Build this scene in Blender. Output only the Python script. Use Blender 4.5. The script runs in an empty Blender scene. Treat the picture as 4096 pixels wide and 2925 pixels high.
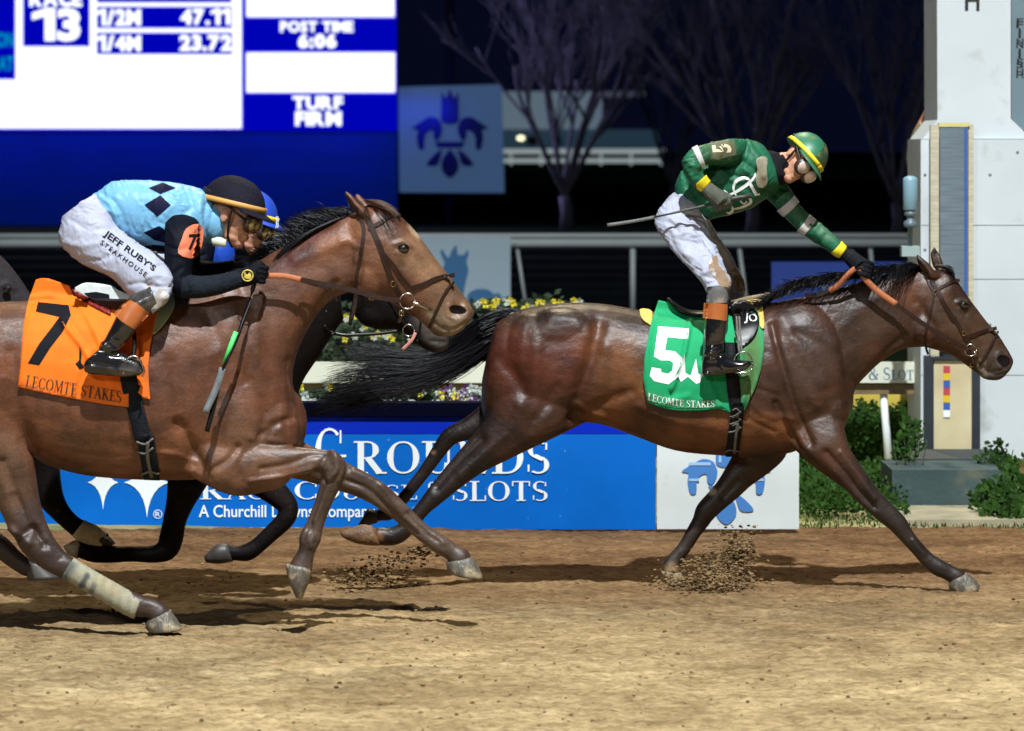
import bpy, bmesh, math, random
import numpy as np
from mathutils import Vector, Matrix
from mathutils.bvhtree import BVHTree
from mathutils.geometry import delaunay_2d_cdt
random.seed(5); np.random.seed(5)
scene = bpy.context.scene
COL = scene.collection
# ---------------------------------------------------------------- camera, world, lights, exposure
FPX, CAMH, YH, CX = 15360.0, 2.5, 594.0, 2048.0      # focal length / horizon / centre measured on a 4096 px wide frame
cam_d = bpy.data.cameras.new("camera"); cam = bpy.data.objects.new("camera", cam_d); COL.objects.link(cam)
cam.location = (0, 0, CAMH); cam.rotation_euler = (math.radians(90), 0, 0)
cam_d.sensor_width = 36; cam_d.lens = 135; cam_d.shift_y = -(1462.5 - YH) / 4096
cam_d.clip_start = 0.5; cam_d.clip_end = 3000
cam_d.dof.use_dof = True; cam_d.dof.focus_distance = 21.3; cam_d.dof.aperture_fstop = 3.6
scene.camera = cam
world = bpy.data.worlds.new("World"); scene.world = world; world.use_nodes = True
bg = world.node_tree.nodes["Background"]
bg.inputs[0].default_value = (0.10, 0.16, 0.62, 1); bg.inputs[1].default_value = 0.016
def spot(name, loc, target, energy, color, size, blend, radius):
    l = bpy.data.lights.new(name, 'SPOT'); l.energy = energy; l.color = color; l.spot_size = math.radians(size)
    l.spot_blend = blend; l.shadow_soft_size = radius
    o = bpy.data.objects.new(name, l); COL.objects.link(o); o.location = loc
    o.rotation_euler = (Vector(target) - Vector(loc)).to_track_quat('-Z', 'Y').to_euler(); return o
# track floodlights on masts: grandstand side (cool white) and infield side (warm); the low fill is added
spot("floodlight_grandstand", (2.5, 1.0, 33), (0, 22, 0), 122000, (0.95, 0.99, 1.0), 64, 0.6, 0.32)
spot("low_fill_spot", (-13, -14, 15), (1, 26, 0), 13000, (0.92, 0.97, 1.0), 62, 0.6, 1.2)  # added soft fill for the sides facing the camera; no known mast
fl = spot("floodlight_infield", (0.5, 45, 29), (0, 20, 0), 23000, (1.0, 0.86, 0.58), 60, 0.6, 0.35); fl.data.specular_factor = .35
scene.view_settings.view_transform = 'Standard'; scene.view_settings.look = 'None'
scene.view_settings.exposure = 0.0; scene.view_settings.gamma = 1.0
# ---------------------------------------------------------------- mapping
def W(x, y, Y): return np.array([(x - CX) / FPX * Y, Y, CAMH - (y - YH) / FPX * Y])
def pxs(V):
    return V[:, 0] / V[:, 1] * FPX + CX, YH - (V[:, 2] - CAMH) / V[:, 1] * FPX
def Rg(x0, y0, k):
    return lambda *pts: [(x0 + p[0] / k, y0 + p[1] / k) + tuple(p[2:]) for p in pts]
P = Rg(0, 0, .55518); A = Rg(0, 600, 1.35333); B = Rg(1000, 700, 1.624); C = Rg(0, 1700, 1.35333)
D = Rg(1000, 1700, 1.35333); E = Rg(1800, 1100, 1.624); F = Rg(2400, 500, 1.47636); G = Rg(3200, 900, 1.8047)
K = Rg(2700, 500, 1.8486); HH = Rg(2500, 1600, 1.42481); T = Rg(1200, 1150, 1.895); N = Rg(0, 0, 1)
# ---------------------------------------------------------------- mesh arrays
class M:
    def __init__(s): s.v = []; s.f = []; s.n = 0
    def add(s, vs, fs):
        b = s.n; s.v.extend([tuple(map(float, q)) for q in vs]); s.f.extend([tuple(b + i for i in f) for f in fs]); s.n = len(s.v); return s
    def arr(s): return np.array(s.v, dtype=float)
    def setv(s, V): s.v = [tuple(q) for q in V]
    def box(s, x0, x1, y0, y1, z0, z1):
        return s.add([(x0,y0,z0),(x1,y0,z0),(x1,y1,z0),(x0,y1,z0),(x0,y0,z1),(x1,y0,z1),(x1,y1,z1),(x0,y1,z1)],
                     [(0,3,2,1),(4,5,6,7),(0,1,5,4),(1,2,6,5),(2,3,7,6),(3,0,4,7)])
    def boxN(s, x0, y0, x1, y1, Y, th=.05):      # by frame coordinates, front face at distance Y
        Yf = Y if callable(Y) else (lambda x: Y)
        vs = []
        for dy in (0, th):
            for (x, y) in ((x0,y1),(x1,y1),(x1,y0),(x0,y0)):
                w = W(x, y, Yf(x)); vs.append((w[0], w[1] + dy, w[2]))
        return s.add(vs, [(0,1,2,3),(5,4,7,6),(4,0,3,7),(1,5,6,2),(3,2,6,7),(4,5,1,0)])
    def rings(s, R):
        R = [np.asarray(r) for r in R]; k = len(R[0]); vs = []; fs = []
        for r in R: vs.extend(r)
        for i in range(len(R) - 1):
            for j in range(k):
                a = i*k + j; b = i*k + (j+1) % k; fs.append((a, b, b + k, a + k))
        vs.append(R[0].mean(0)); vs.append(R[-1].mean(0)); c0 = len(R)*k; L = (len(R)-1)*k
        for j in range(k): fs.append((c0, (j+1) % k, j)); fs.append((c0+1, L+j, L+(j+1) % k))
        return s.add(vs, fs)
    def ellipsoid(s, c, r, rot=None, n=16, m=10):
        R = []
        for i in range(m + 1):
            t = math.pi * (i + .02) / (m + .04)
            ring = np.array([(r[0]*math.sin(t)*math.cos(2*math.pi*j/n), r[1]*math.sin(t)*math.sin(2*math.pi*j/n), -r[2]*math.cos(t)) for j in range(n)])
            if rot is not None: ring = ring @ np.array(rot).T
            R.append(ring + np.array(c))
        return s.rings(R)
def crom(Q, sub):
    Q = np.asarray(Q, float)
    if len(Q) < 3 or sub < 2: return Q
    E_ = np.vstack([2*Q[0]-Q[1], Q, 2*Q[-1]-Q[-2]]); out = []
    for i in range(1, len(E_) - 2):
        p0, p1, p2, p3 = E_[i-1:i+3]
        for k in range(sub):
            t = k / sub
            out.append(.5*((2*p1)+(-p0+p2)*t+(2*p0-5*p1+4*p2-p3)*t*t+(-p0+3*p1-3*p2+p3)*t**3))
    out.append(Q[-1]); return np.array(out)
def spow(c, e): return math.copysign(abs(c)**e, c)
def loft(m, secs, Y, sub=4, k=28, e=.88):
    """secs: (edge point 1, edge point 2, lateral half width, lateral offset)"""
    q = np.array([[a[0], a[1], b[0], b[1], hw, yo] for (a, b, hw, yo) in secs]); q = crom(q, sub); R = []
    for (x1, y1, x2, y2, hw, yo) in q:
        a = W(x1, y1, Y + yo); b = W(x2, y2, Y + yo); c = (a + b)/2; h = (a - b)/2
        R.append([c + h*spow(math.cos(t), e) + np.array([0, max(hw, .002), 0])*spow(math.sin(t), e) for t in [2*math.pi*j/k for j in range(k)]])
    return m.rings(R)
def pr(Z, *rows, yo=0):
    """rows of (x1,y1,x2,y2,hw[,yo]) in the zoom space Z"""
    out = []
    for r in rows:
        a, b = Z((r[0], r[1]), (r[2], r[3])); out.append((a, b, r[4], r[5] if len(r) > 5 else yo))
    return out
def limb(m, Z, st, Y, k=20, sub=4, lat=.9, e=.95):
    """st: (x, y, r, yo[, lateral factor]) centres; r in zoom px"""
    kz = Z((0,0),(1,0)); sc = kz[1][0] - kz[0][0]
    q = []
    for s_ in st:
        x, y = Z((s_[0], s_[1]))[0]; q.append([x, y, s_[2]*sc, s_[3], s_[4] if len(s_) > 4 else lat])
    q = crom(np.array(q), sub); R = []
    for i, (x, y, r, yo, lf) in enumerate(q):
        a = q[max(i-1, 0)]; b = q[min(i+1, len(q)-1)]; d = np.array([b[0]-a[0], b[1]-a[1]]); d /= (np.linalg.norm(d) + 1e-9)
        nx, ny = -d[1], d[0]; Yd = Y + yo
        c = W(x, y, Yd); h = W(x + nx*r, y + ny*r, Yd) - c; hw = r*Yd/FPX*lf
        R.append([c + h*spow(math.cos(t), e) + np.array([0, hw, 0])*spow(math.sin(t), e) for t in [2*math.pi*j/k for j in range(k)]])
    return m.rings(R)
def tube3(m, pts, rad, k=8, sub=1):
    pts = crom(np.array(pts, float), sub); n = len(pts)
    rad = np.interp(np.linspace(0, 1, n), np.linspace(0, 1, len(rad)), rad) if hasattr(rad, '__len__') else np.full(n, rad)
    up = np.array([0, 0, 1.0]); R = []
    for i in range(n):
        t = pts[min(i+1, n-1)] - pts[max(i-1, 0)]; t /= (np.linalg.norm(t) + 1e-12)
        u = np.cross(t, up if abs(t[2]) < .9 else np.array([0, 1.0, 0])); u /= np.linalg.norm(u); v = np.cross(t, u)
        R.append([pts[i] + rad[i]*(u*math.cos(2*math.pi*j/k) + v*math.sin(2*math.pi*j/k)) for j in range(k)])
    return m.rings(R)
def remesh(m, voxel, smooth=4, fac=.5):
    me = bpy.data.meshes.new('tmp'); me.from_pydata(m.v, [], m.f); ob = bpy.data.objects.new('tmp', me); COL.objects.link(ob)
    r = ob.modifiers.new('r', 'REMESH'); r.mode = 'VOXEL'; r.voxel_size = voxel
    if smooth: s_ = ob.modifiers.new('s', 'SMOOTH'); s_.iterations = smooth; s_.factor = fac
    dg = bpy.context.evaluated_depsgraph_get(); dg.update(); em = bpy.data.meshes.new_from_object(ob.evaluated_get(dg))
    out = M(); nv = len(em.vertices); V = np.empty(nv*3); em.vertices.foreach_get('co', V); out.v = [tuple(q) for q in V.reshape(-1, 3)]
    out.f = [tuple(p.vertices) for p in em.polygons]; out.n = nv
    bpy.data.objects.remove(ob); bpy.data.meshes.remove(me); bpy.data.meshes.remove(em); return out
def normals(m):
    V = m.arr(); Nn = np.zeros_like(V)
    by = {}
    for f in m.f: by.setdefault(len(f), []).append(f)
    for k, fl in by.items():
        Fi = np.array(fl); a = V[Fi[:,0]]; b = V[Fi[:,1]]; c = V[Fi[:,2]]; n = np.cross(b-a, c-a)
        if k == 4: n = n + np.cross(c-a, V[Fi[:,3]]-a)
        for j in range(k): np.add.at(Nn, Fi[:, j], n)
    return Nn / (np.linalg.norm(Nn, axis=1, keepdims=True) + 1e-12)
def dpoly(x, y, pts):
    d = np.full(x.shape, 1e9)
    if len(pts) == 1: return np.hypot(x-pts[0][0], y-pts[0][1])
    for (a, b) in zip(pts[:-1], pts[1:]):
        dx, dy = b[0]-a[0], b[1]-a[1]; L = dx*dx+dy*dy+1e-9
        t = np.clip(((x-a[0])*dx+(y-a[1])*dy)/L, 0, 1); d = np.minimum(d, np.hypot(x-a[0]-t*dx, y-a[1]-t*dy))
    return d
def sculpt(m, strokes, side=True):
    """strokes: (points in frame px, width px, amplitude m) pushed along the normal of the faces turned to the track side"""
    V = m.arr(); Nn = normals(m); x, y = pxs(V); off = np.zeros(len(V))
    fac = np.clip(-Nn[:, 1]*1.6 + .25, 0, 1) if side else 1
    for (pts, w, a) in strokes:
        if np.mean([q[1] for q in pts]) > 1850: a = a*1.9
        pts = [(q[0], q[1]) for q in crom(np.array(pts, float)[:, :2], 5)] if len(pts) > 2 else pts
        off += a*np.exp(-(dpoly(x, y, pts)/w)**2)
    m.setv(V + Nn*(off*fac)[:, None]); return m
def vnoise(x, y, seed=0):
    xi = np.floor(x).astype(np.int64); yi = np.floor(y).astype(np.int64); fx = x-xi; fy = y-yi; fx = fx*fx*(3-2*fx); fy = fy*fy*(3-2*fy)
    def h(a, b):
        n = (a*374761393 + b*668265263 + seed*1442695041) & 0x7fffffff; n = ((n ^ (n >> 13))*1274126177) & 0x7fffffff
        return ((n ^ (n >> 16)) & 0xffff)/65535.0
    return (h(xi,yi)*(1-fx)+h(xi+1,yi)*fx)*(1-fy)+(h(xi,yi+1)*(1-fx)+h(xi+1,yi+1)*fx)*fy - .5
def bvh(m): return BVHTree.FromPolygons([Vector(q) for q in m.v], m.f)
CO = Vector((0, 0, CAMH))
def hit(bv, x, y):
    d = Vector(W(x, y, 20.)) - CO; d.normalize(); r = bv.ray_cast(CO, d)
    return (np.array(r[0]), np.array(r[1])) if r[0] is not None else (None, None)
def drape_pts(bv, pts, off, fb):
    """lay a list of frame points on a surface; misses take distance fb"""
    L = []
    for (x, y) in pts:
        h, n = hit(bv, x, y)
        if h is None: h = W(x, y, fb(x, y) if callable(fb) else fb); L.append(h - np.array([0, off, 0]))
        else:
            if n[1] > 0: n = -n
            n = n*.6 + np.array([0, -.4, 0]); n /= np.linalg.norm(n); L.append(h + n*off)
    return L
def fill2d(poly, step):
    poly = [(float(p[0]), float(p[1])) for p in poly]; bd = []
    for i in range(len(poly)):
        a = np.array(poly[i]); b = np.array(poly[(i+1) % len(poly)]); n = max(1, int(np.linalg.norm(b-a)/step))
        bd += [tuple(a + (b-a)*k/n) for k in range(n)]
    xs = [p[0] for p in bd]; ys = [p[1] for p in bd]; ins = []
    def inside(x, y):
        c = False; j = len(poly)-1
        for i in range(len(poly)):
            xi, yi = poly[i]; xj, yj = poly[j]
            if (yi > y) != (yj > y) and x < (xj-xi)*(y-yi)/(yj-yi+1e-12)+xi: c = not c
            j = i
        return c
    BA = np.array(bd); y = min(ys) + step*.5; r = 0
    while y < max(ys):
        x = min(xs) + step*(.25 if r % 2 else .75)
        while x < max(xs):
            if inside(x, y) and np.min(np.hypot(BA[:,0]-x, BA[:,1]-y)) > step*.45: ins.append((x, y))
            x += step
        y += step; r += 1
    n = len(bd); res = delaunay_2d_cdt([Vector(q) for q in bd+ins], [(i, (i+1) % n) for i in range(n)], [], 1, 1e-5)
    return [(v[0], v[1]) for v in res[0]], [tuple(f) for f in res[2]]
def drape(m, bv, poly, off, fb, step=10, thick=0., smooth=0, wav=None):
    vs, fs = fill2d(poly, step); pts = drape_pts(bv, vs, off, fb); V = np.array(pts)
    if smooth:
        nb = [set() for _ in vs]
        for f in fs:
            for i in range(len(f)): nb[f[i]].add(f[i-1]); nb[f[i-1]].add(f[i])
        for _ in range(smooth):
            Y2 = V[:, 1].copy()
            for i, s_ in enumerate(nb):
                if s_: Y2[i] = min(V[i, 1], .5*V[i, 1] + .5*np.mean([V[j, 1] for j in s_])) if smooth < 50 else .5*V[i,1]+.5*np.mean([V[j,1] for j in s_])
            for i, (x, y) in enumerate(vs): V[i] = W(x, y, Y2[i])
    if wav:
        xs = np.array([q[0] for q in vs]); ys = np.array([q[1] for q in vs]); o = np.zeros(len(vs))
        for (p_, w, a) in wav: o += a*np.exp(-(dpoly(xs, ys, p_)/w)**2)
        V[:, 1] -= o
    fs = [f if np.cross(V[f[1]]-V[f[0]], V[f[2]]-V[f[0]])[1] < 0 else f[::-1] for f in fs]
    if thick:
        n = len(V); V2 = V.copy(); V2[:, 1] += thick; allv = np.vstack([V, V2]); ed = {}
        for f in fs:
            for i in range(len(f)): ed[(f[i], f[(i+1) % len(f)])] = 1
        fa = list(fs) + [tuple(i+n for i in f[::-1]) for f in fs]
        for (a, b) in ed:
            if (b, a) not in ed: fa.append((b, a, a+n, b+n))
        return m.add(allv, fa)
    return m.add(V, fs)
def strap(m, bv, pts, w, th_, off=.004, fb=20., sub=6, Ys=None):
    """flat strap of width w (m) laid along frame points on a surface, or at the given distances Ys"""
    th = th_*.7; pts = [(p[0], p[1]) for p in pts]; q = crom(np.array(pts, float), sub)
    L = []; Nn = []
    yy = np.interp(np.linspace(0, 1, len(q)), np.linspace(0, 1, len(Ys)), Ys) if Ys is not None else None
    for i, (x, y) in enumerate(q):
        if yy is not None: L.append(W(x, y, yy[i])); Nn.append(np.array([0, -1., .15])); continue
        h, n = hit(bv, x, y)
        if h is None: L.append(W(x, y, fb)); Nn.append(np.array([0, -1., 0]))
        else:
            if n[1] > 0: n = -n
            n = n*.7 + np.array([0, -.3, 0]); n /= np.linalg.norm(n); L.append(h + n*off); Nn.append(n)
    L = np.array(L)
    if yy is None and len(L) > 4:
        for _ in range(2): L[1:-1, 1] = np.minimum(L[1:-1, 1], (L[:-2, 1] + L[2:, 1])/2)
    R = []
    for i in range(len(L)):
        t = L[min(i+1, len(L)-1)] - L[max(i-1, 0)]; t /= (np.linalg.norm(t)+1e-12); s_ = np.cross(t, Nn[i]); s_ /= (np.linalg.norm(s_)+1e-12)
        n = np.cross(s_, t); n = n if n[1] < 0 else -n
        R.append([L[i]+s_*w/2, L[i]+s_*w*.47+n*th, L[i]-s_*w*.47+n*th, L[i]-s_*w/2])
    return m.rings(R)
# ---------------------------------------------------------------- materials
def mat(name, col, rough=.6, spec=.5, metal=0., var=0., vscale=8., bump=0., bscale=40., emit=None, estr=0., attr=False, sheen=0., coat=0., stretch=None, col2=None, detail=6, bdist=.02, dirt=None):
    m = bpy.data.materials.new(name); m.use_nodes = True; nt = m.node_tree; b = nt.nodes['Principled BSDF']; L = nt.links
    b.inputs['Base Color'].default_value = (*col, 1); b.inputs['Roughness'].default_value = rough; b.inputs['Metallic'].default_value = metal
    b.inputs['Specular IOR Level'].default_value = spec; b.inputs['Sheen Weight'].default_value = sheen; b.inputs['Coat Weight'].default_value = coat
    if emit: b.inputs['Emission Color'].default_value = (*emit, 1); b.inputs['Emission Strength'].default_value = estr
    tc = nt.nodes.new('ShaderNodeTexCoord'); vec = tc.outputs['Object']
    if stretch:
        mp = nt.nodes.new('ShaderNodeMapping'); mp.inputs['Scale'].default_value = stretch; L.new(vec, mp.inputs['Vector']); vec = mp.outputs[0]
    src = None
    if attr:
        at = nt.nodes.new('ShaderNodeAttribute'); at.attribute_name = 'Col'; src = at.outputs['Color']
    if var or col2:
        nz = nt.nodes.new('ShaderNodeTexNoise'); nz.inputs['Scale'].default_value = vscale; nz.inputs['Detail'].default_value = detail; L.new(vec, nz.inputs['Vector'])
        rp = nt.nodes.new('ShaderNodeValToRGB'); L.new(nz.outputs[0], rp.inputs[0]); rp.color_ramp.elements[0].position = .32; rp.color_ramp.elements[1].position = .68
        if attr:
            rp.color_ramp.elements[0].color = (1-var, 1-var, 1-var, 1); rp.color_ramp.elements[1].color = (1+var*.6, 1+var*.6, 1+var*.6, 1)
            mx = nt.nodes.new('ShaderNodeMix'); mx.data_type = 'RGBA'; mx.blend_type = 'MULTIPLY'; mx.inputs[0].default_value = 1
            L.new(src, mx.inputs[6]); L.new(rp.outputs[0], mx.inputs[7]); src = mx.outputs[2]
        else:
            c2 = col2 or tuple(c*(1-var) for c in col); rp.color_ramp.elements[0].color = (*c2, 1); rp.color_ramp.elements[1].color = (*col, 1); src = rp.outputs[0]
    if dirt:
        nz = nt.nodes.new('ShaderNodeTexNoise'); nz.inputs['Scale'].default_value = dirt[1]; nz.inputs['Detail'].default_value = 8; L.new(tc.outputs['Object'], nz.inputs['Vector'])
        rp = nt.nodes.new('ShaderNodeValToRGB'); L.new(nz.outputs[0], rp.inputs[0]); rp.color_ramp.elements[0].position = dirt[2]; rp.color_ramp.elements[1].position = dirt[2]+.12
        mx = nt.nodes.new('ShaderNodeMix'); mx.data_type = 'RGBA'; L.new(rp.outputs[0], mx.inputs[0])
        if src: L.new(src, mx.inputs[6])
        else: mx.inputs[6].default_value = (*col, 1)
        mx.inputs[7].default_value = (*dirt[0], 1); src = mx.outputs[2]
    if src: L.new(src, b.inputs['Base Color'])
    if bump:
        n2 = nt.nodes.new('ShaderNodeTexNoise'); n2.inputs['Scale'].default_value = bscale; n2.inputs['Detail'].default_value = 5; L.new(vec, n2.inputs['Vector'])
        bp = nt.nodes.new('ShaderNodeBump'); bp.inputs['Strength'].default_value = bump; bp.inputs['Distance'].default_value = bdist; L.new(n2.outputs[0], bp.inputs['Height']); L.new(bp.outputs[0], b.inputs['Normal'])
    return m
def emis(name, col, s):
    m = bpy.data.materials.new(name); m.use_nodes = True; nt = m.node_tree; nt.nodes.clear(); e = nt.nodes.new('ShaderNodeEmission'); o = nt.nodes.new('ShaderNodeOutputMaterial')
    e.inputs[0].default_value = (*col, 1); e.inputs[1].default_value = s; nt.links.new(e.outputs[0], o.inputs[0]); return m
# ---------------------------------------------------------------- objects
def thing(name, label, cat, loc, group=None, kind=None):
    o = bpy.data.objects.new(name, None); o.empty_display_size = .2; COL.objects.link(o); o.location = tuple(float(c) for c in loc)
    o['label'] = label; o['category'] = cat
    if group: o['group'] = group
    if kind: o['kind'] = kind
    return o
def origin(o):
    v = Vector((0, 0, 0)); 
    while o: v = v + o.location; o = o.parent
    return np.array(v)
def part(name, m, material, parent=None, smooth=True, col=None, label=None, loc=None):
    base = origin(parent) if parent else np.zeros(3)
    V = m.arr()
    if loc is None:
        loc = np.array([(V[:,0].min()+V[:,0].max())/2, (V[:,1].min()+V[:,1].max())/2, V[:,2].min()])
    loc = np.array(loc, float); me = bpy.data.meshes.new(name); me.from_pydata([tuple(q) for q in V - loc], [], m.f); me.materials.append(material)
    if smooth: me.polygons.foreach_set('use_smooth', [True]*len(me.polygons))
    if col is not None:
        ca = me.color_attributes.new('Col', 'FLOAT_COLOR', 'POINT'); c4 = np.ones((len(V), 4)); c4[:, :3] = col; ca.data.foreach_set('color', c4.ravel())
    me.update(); o = bpy.data.objects.new(name, me); COL.objects.link(o); o.location = tuple(loc - base)
    if parent: o.parent = parent
    if label: o['label'] = label
    return o
def tag(o, label, cat=None, group=None, kind=None):
    if label: o['label'] = label
    if cat: o['category'] = cat
    if group: o['group'] = group
    if kind: o['kind'] = kind
    return o
def struct(name, m, material, smooth=False):
    o = part(name, m, material, smooth=smooth); o['kind'] = 'structure'; return o
# ---------------------------------------------------------------- lettering
def text2d(s, bold=0., shear=0., spacing=1.):
    c = bpy.data.curves.new('t', 'FONT'); c.body = s; c.offset = bold; c.size = 1; c.resolution_u = 3; c.fill_mode = 'FRONT' ; c.shear = shear; c.space_character = spacing
    o = bpy.data.objects.new('t', c); COL.objects.link(o); dg = bpy.context.evaluated_depsgraph_get(); dg.update(); me = bpy.data.meshes.new_from_object(o.evaluated_get(dg))
    vs = [(v.co[0], v.co[1]) for v in me.vertices]; fs = [tuple(p.vertices) for p in me.polygons]
    bpy.data.objects.remove(o); bpy.data.curves.remove(c); bpy.data.meshes.remove(me); return [(vs, fs)]
Tk, tn = .16, .06
def l_(x1, y1, x2, y2, w):
    d = np.array([x2-x1, y2-y1]); d = d/np.linalg.norm(d)*w/2; n = np.array([-d[1], d[0]])
    return ([(x1+n[0], y1+n[1]), (x1-n[0], y1-n[1]), (x2-n[0], y2-n[1]), (x2+n[0], y2+n[1])], [(0,1,2,3)])
def h_(x0, x1, y, w=.05): return ([(x0, y-w/2), (x1, y-w/2), (x1, y+w/2), (x0, y+w/2)], [(0,1,2,3)])
def a_(cx, cy, rx, ry, a0, a1, wt=Tk, wn=.05, n=18):
    vs = []; 
    for i in range(n+1):
        a = math.radians(a0+(a1-a0)*i/n); w = wn+(wt-wn)*abs(math.cos(a))**1.3; c, s = math.cos(a), math.sin(a)
        vs += [(cx+(rx)*c, cy+ry*s), (cx+(rx-w)*c, cy+(ry-(wn if w > wn else w))*s)]
    return (vs, [(2*i, 2*i+1, 2*i+3, 2*i+2) for i in range(n)])
def V_(x, y0=0, y1=1, w=Tk): return ([(x, y0), (x+w, y0), (x+w, y1), (x, y1)], [(0,1,2,3)])
S1, S0 = .975, .025
GL = {
 'A': (.78, [l_(.1,0,.4,1,.055), l_(.37,.98,.68,0,Tk), h_(.2,.55,.33), h_(0,.22,S0), h_(.52,.8,S0)]),
 'C': (.76, [a_(.42,.5,.4,.5,48,312), V_(.68,.68,.95,.045), V_(.68,.06,.3,.045)]),
 'D': (.84, [V_(.1), a_(.36,.5,.44,.5,-90,90), h_(0,.37,S1), h_(0,.37,S0)]),
 'E': (.66, [V_(.1), h_(0,.6,S1), h_(0,.62,S0), h_(.2,.48,.52), V_(.56,.78,.98,.045), V_(.59,.02,.25,.045), V_(.46,.42,.62,.04)]),
 'F': (.62, [V_(.1), h_(0,.58,S1), h_(0,.36,S0), h_(.2,.46,.52), V_(.54,.78,.98,.045), V_(.44,.42,.62,.04)]),
 'G': (.86, [a_(.42,.5,.4,.5,48,322), V_(.7,.68,.95,.045), V_(.62,.08,.42), h_(.5,.88,.42)]),
 'I': (.38, [V_(.1), h_(0,.36,S1), h_(0,.36,S0)]),
 'K': (.80, [V_(.1), h_(0,.36,S1), h_(0,.36,S0), l_(.24,.42,.6,.97,.06), l_(.32,.6,.68,.02,Tk), h_(.46,.72,S1), h_(.52,.82,S0)]),
 'L': (.64, [V_(.1), h_(0,.36,S1), h_(0,.6,S0), V_(.57,.02,.28,.045)]),
 'M': (1.0, [l_(.13,0,.16,1,.055), l_(.2,.98,.48,.06,.14), l_(.47,.04,.76,.98,.055), V_(.74), h_(0,.24,S0), h_(.66,.98,S0), h_(.02,.24,S1), h_(.76,.98,S1)]),
 'N': (.86, [V_(.1,0,1,.055), l_(.13,.96,.7,.04,Tk), V_(.68,0,1,.055), h_(0,.26,S0), h_(0,.2,S1), h_(.58,.84,S1)]),
 'O': (.86, [a_(.42,.5,.41,.5,0,360,n=30)]),
 'R': (.80, [V_(.1), h_(0,.38,S1), h_(0,.36,S0), a_(.34,.73,.3,.27,-90,90,n=12), h_(.2,.36,.48), l_(.36,.48,.66,.02,Tk), h_(.56,.84,S0)]),
 'S': (.62, [a_(.3,.74,.27,.26,50,270,n=14,wt=.13), a_(.3,.27,.28,.27,-130,90,n=14,wt=.13), V_(.48,.74,.95,.045), V_(.03,.06,.28,.045), l_(.2,.56,.42,.44,.12)]),
 'T': (.74, [V_(.28), h_(.02,.7,S1), h_(.18,.54,S0), V_(.02,.74,.98,.045), V_(.655,.74,.98,.045)]),
 'U': (.84, [V_(.1,.3,1), a_(.4,.34,.3,.34,180,360,wt=.13), V_(.645,.3,1,.06), h_(0,.36,S1), h_(.54,.82,S1)]),
 '&': (.86, [a_(.36,.76,.19,.24,0,360,n=20,wt=.1), a_(.34,.28,.32,.28,90,340,n=16), l_(.26,.62,.74,.03,.13), l_(.62,.22,.76,.46,.05), h_(.62,.84,.46)]),
 ' ': (.34, []),
}
def serif(s, track=.04, small=None):
    """own serif capitals; letters after the first of each word may be small caps of height `small`"""
    x = 0; out = []; first = True
    for ch in s:
        k = 1. if (first or not small) else small
        w, prim = GL[ch]
        for (vs, fs) in prim: out.append(([(x + q[0]*k, q[1]*k) for q in vs], fs))
        x += w*k + track; first = (ch == ' ')
    return out, x - track
def bounds(ps):
    xs = [v[0] for p in ps for v in p[0]]; ys = [v[1] for p in ps for v in p[0]]; return min(xs), max(xs), min(ys), max(ys)
def letters(m, prims, place, maxe=None):
    """place(u, v, k) -> world point; prims in text space"""
    for k, (vs, fs) in enumerate(prims):
        if maxe:
            bm = bmesh.new(); bv_ = [bm.verts.new((q[0], q[1], 0)) for q in vs]
            for f in fs:
                try: bm.faces.new([bv_[i] for i in f])
                except ValueError: pass
            for _ in range(4):
                ed = [e for e in bm.edges if e.calc_length() > maxe]
                if not ed: break
                bmesh.ops.subdivide_edges(bm, edges=ed, cuts=1)
                bmesh.ops.triangulate(bm, faces=[f for f in bm.faces if len(f.verts) > 4])
            bm.verts.index_update(); vs = [(v.co[0], v.co[1]) for v in bm.verts]; fs = [tuple(v.index for v in f.verts) for f in bm.faces]; bm.free()
        pts = [place(q[0], q[1], k) for q in vs]
        ff = []
        for f in fs:
            n = np.cross(np.array(pts[f[1]])-pts[f[0]], np.array(pts[f[2]])-pts[f[0]]); ff.append(f if n[1] < 0 else f[::-1])
        m.add(pts, ff)
    return m
def fitN(prims, x0, y0, x1, y1, Y, stag=.00012):
    """fit a text into the frame rectangle x0..x1, y0(top)..y1(bottom) on a plane at distance Y"""
    a, b, c, d = bounds(prims); Yf = Y if callable(Y) else (lambda x: Y)
    def place(u, v, k):
        x = x0 + (u-a)/(b-a)*(x1-x0); y = y1 - (v-c)/(d-c)*(y1-y0); w = W(x, y, Yf(x)); w[1] -= stag*(k+1); return w
    return place
def on_surface(prims, quad, bv, off, fb, stag=.00007):
    """quad: bottom-left, bottom-right, top-right, top-left frame points"""
    a, b, c, d = bounds(prims); q = [np.array(p[:2], float) for p in quad]
    def place(u, v, k):
        s = (u-a)/(b-a); t = (v-c)/(d-c); p = (q[0]*(1-s)+q[1]*s)*(1-t)+(q[3]*(1-s)+q[2]*s)*t
        return drape_pts(bv, [tuple(p)], off + stag*k, fb)[0]
    return place
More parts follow.
